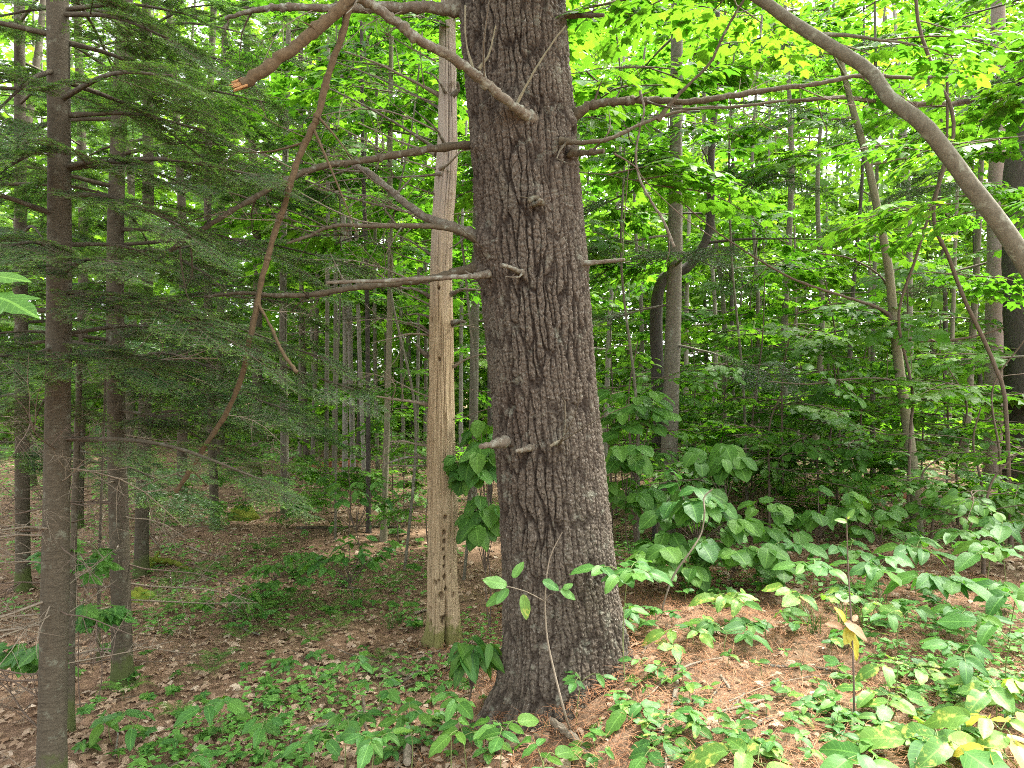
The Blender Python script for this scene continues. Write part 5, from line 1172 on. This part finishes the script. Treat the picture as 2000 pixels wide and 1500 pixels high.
STK = [
 ([(602, 1432), (650, 1418), (712, 1395)], 14, 12, 'lichen_wood', 2, 'thick pale stick with a broken dark end in the leafy patch'),
 ([(765, 1500), (800, 1450), (850, 1405), (868, 1383)], 5, 7, 'pale_twig', 1, 'long thin pale stick slanting through the leafy patch'),
 ([(795, 1500, .02), (797, 1470, .03), (795, 1452, .03)], 16, 15, 'pale_twig', 0, 'short pale upright end of a cut branch'),
 ([(735, 1490), (716, 1455, .06), (709, 1412, .14)], 6, 6, 'dead_wood', 1, 'thin dark stick standing up from the leafy patch'),
 ([(770, 1342), (795, 1330), (822, 1313)], 7, 9, 'lichen_wood', 2, 'forked grey stick near the mossy rotten log'),
 ([(1075, 1424, .03), (1110, 1445, .02), (1135, 1465), (1155, 1490)], 16, 12, 'pale_twig', 3, 'bent pale branch with a knotted elbow below the pine'),
 ([(1075, 1424, .03), (1060, 1440), (1030, 1455), (960, 1470)], 15, 20, 'mossy_log', 1, 'dark half buried branch below the pine root'),
 ([(1325, 1275), (1322, 1340), (1312, 1390), (1290, 1440)], 9, 9, 'lichen_wood', 2, 'grey lichened stick crossing the rusty needles'),
 ([(1408, 1408), (1430, 1385), (1454, 1362)], 6, 6, 'lichen_wood', 0, 'short grey stick among the rusty needles'),
 ([(1408, 1325), (1416, 1338), (1426, 1352)], 6, 6, 'pale_twig', 0, 'tiny cream stick among the rusty needles'),
 ([(1390, 1368), (1402, 1352), (1410, 1342)], 5, 6, 'lichen_wood', 0, 'short twig next to the tiny cream stick'),
 ([(1455, 1432), (1490, 1415), (1560, 1395), (1610, 1385)], 9, 7, 'lichen_wood', 3, 'grey stick half hidden by herbs near the withered seedling'),
 ([(1470, 1290), (1510, 1305), (1600, 1310), (1680, 1330)], 6, 5, 'lichen_wood', 2, 'thin long twig across the needles below the bank'),
 ([(1354, 1345), (1356, 1360), (1355, 1380)], 5, 5, 'lichen_wood', 0, 'stubby grey twig beside the lichened stick'),
 ([(1265, 1260), (1258, 1275), (1252, 1285)], 6, 5, 'lichen_wood', 0, 'short twig leaning on the needle mound'),
 ([(795, 1292), (830, 1282), (860, 1273)], 4, 4, 'pale_twig', 1, 'thin twig lying before the pale snag'),
 ([(848, 1225, .05), (880, 1238), (935, 1260)], 4, 5, 'pale_twig', 1, 'twig leaning from the foot of the pale snag'),
 ([(540, 1485), (600, 1460), (640, 1445)], 5, 4, 'dead_wood', 1, 'brown twig below the thick pale stick'),
 ([(400, 1440), (450, 1420), (500, 1395)], 5, 4, 'dead_wood', 1, 'brown twig in the open litter'),
 ([(570, 1365), (610, 1350), (640, 1343)], 6, 5, 'dead_wood', 0, 'short brown stick in the open litter'),
 ([(365, 1070), (410, 1085), (440, 1092)], 4, 3, 'pale_twig', 2, 'pale twig beyond the mossy root'),
 ([(580, 1034), (640, 1032), (720, 1031), (790, 1030)], 6, 4, 'dead_wood', 3, 'long low branch lying across the litter beyond the bushes'),
 ([(810, 1200), (825, 1196), (842, 1192)], 5, 5, 'pale_twig', 0, 'pale stick pointing at the pale snag'),
 ([(330, 1500), (420, 1470), (500, 1440)], 4, 3, 'pale_twig', 2, 'thin pale twig near the trail edge'),
]
for k, (p, a, b_, m_, st, lab) in enumerate(STK): stick('fallen_stick', lab, p, a, b_, M[m_], st, seed=k)
stick('fallen_log', 'short mossy rotten log in the leafy patch', [(716, 1308, .03), (750, 1318), (795, 1322)], 17, 20, M['mossy_log'], 1, cat='log', seed=60)
stick('fallen_log', 'reddish rotten log on the far litter behind thin trunks', [(585, 917), (640, 914), (692, 912)], 10, 18, M['red_log'], 2, cat='log', seed=61)
stick('fallen_log', 'orange brown log lying under the leafy saplings', [(1690, 968), (1720, 962), (1770, 975)], 20, 16, M['red_log'], 1, cat='log', seed=62)
stick('mossy_root', 'mossy root arching away from the fir stand', [(278, 1125, .05), (300, 1108, .05), (340, 1107, .03), (375, 1120)], 16, 8, M['moss'], 1, cat='root', seed=63)
r = np.random.default_rng(970)
for k in range(34):
    px, py = r.uniform(150, 1000), r.uniform(1000, 1480)
    if k % 3 == 0: px, py = r.uniform(1250, 1950), r.uniform(1300, 1490)
    g = gpix(px, py); a = r.uniform(0, 3.14); l_ = r.uniform(.10, .3) * (1 + g[1] * .06)
    ends = np.array([[g[0] - math.cos(a) * l_, g[1] - math.sin(a) * l_, 0], [g[0] + U(-.02, .02), g[1], 0], [g[0] + math.cos(a) * l_, g[1] + math.sin(a) * l_, 0]])
    q = resample(ends, 8); q[:, 2] = ground(q[:, 0], q[:, 1]) + .016; mb = MB(); tube(mb, q, np.linspace(.006, .003, 8) * r.uniform(.6, 1.3), 6, 0, .1, freq=30)
    o = obj('fallen_twig', mb.mesh('fallen_twig', [M[['pale_twig', 'dead_wood', 'lichen_wood'][k % 3]]], g), None, Matrix.Translation(g.tolist()))
    tag(o, 'small dead twig scattered on the %s' % ('rusty needles' if g[0] > .4 else 'brown leaf litter'), 'twig', 'twigs on the ' + ('needles' if g[0] > .4 else 'litter'))
for k in range(16):
    px, py = r.uniform(150, 820), r.uniform(880, 985); g = gpix(px, py); a = r.uniform(0, 6.28)
    R = basis(np.array([[math.cos(a), math.sin(a), r.uniform(0, .3)]]), np.array([[0, 0, 1.]]))[0]
    tag(obj('fallen_branch', BARE[k % 4], None, mtx(R, g + [0, 0, .03], r.uniform(.8, 1.7))), 'twiggy grey dead branch fallen on the far litter under the firs', 'branch', 'fallen branches under the firs')
# moss hummock
def blob(name, label, g, rx, rz, m, seed, cat):
    mb = MB(); th = np.linspace(0, 2 * np.pi, 28, endpoint=False); ph = np.linspace(0, math.pi / 2, 10)
    T, P = np.meshgrid(th, ph); rr = 1 + .22 * fbm(np.cos(T) * 2 + 5, np.sin(T) * 2 + P * 2, P, 3, seed)
    V = np.stack([rx * rr * np.cos(T) * np.cos(P), rx * .8 * rr * np.sin(T) * np.cos(P), rz * rr * np.sin(P) - .03], -1)
    n = 28; i = np.arange(9)[:, None] * n; j = np.arange(n)[None]; j2 = (j + 1) % n
    mb.add(V.reshape(-1, 3), np.stack([i + j, i + j2, i + n + j2, i + n + j], -1).reshape(-1, 4))
    tag(obj(name, mb.mesh(name, [m]), None, Matrix.Translation(g.tolist())), label, cat)
blob('moss_hummock', 'round yellow green moss hummock on the far litter', gpix(475, 1015), .19, .20, M['moss'], 3, 'moss')
blob('mossy_stone', 'low mossy stone at the foot of the fir stand', gpix(268, 1172), .16, .12, M['moss'], 5, 'stone')
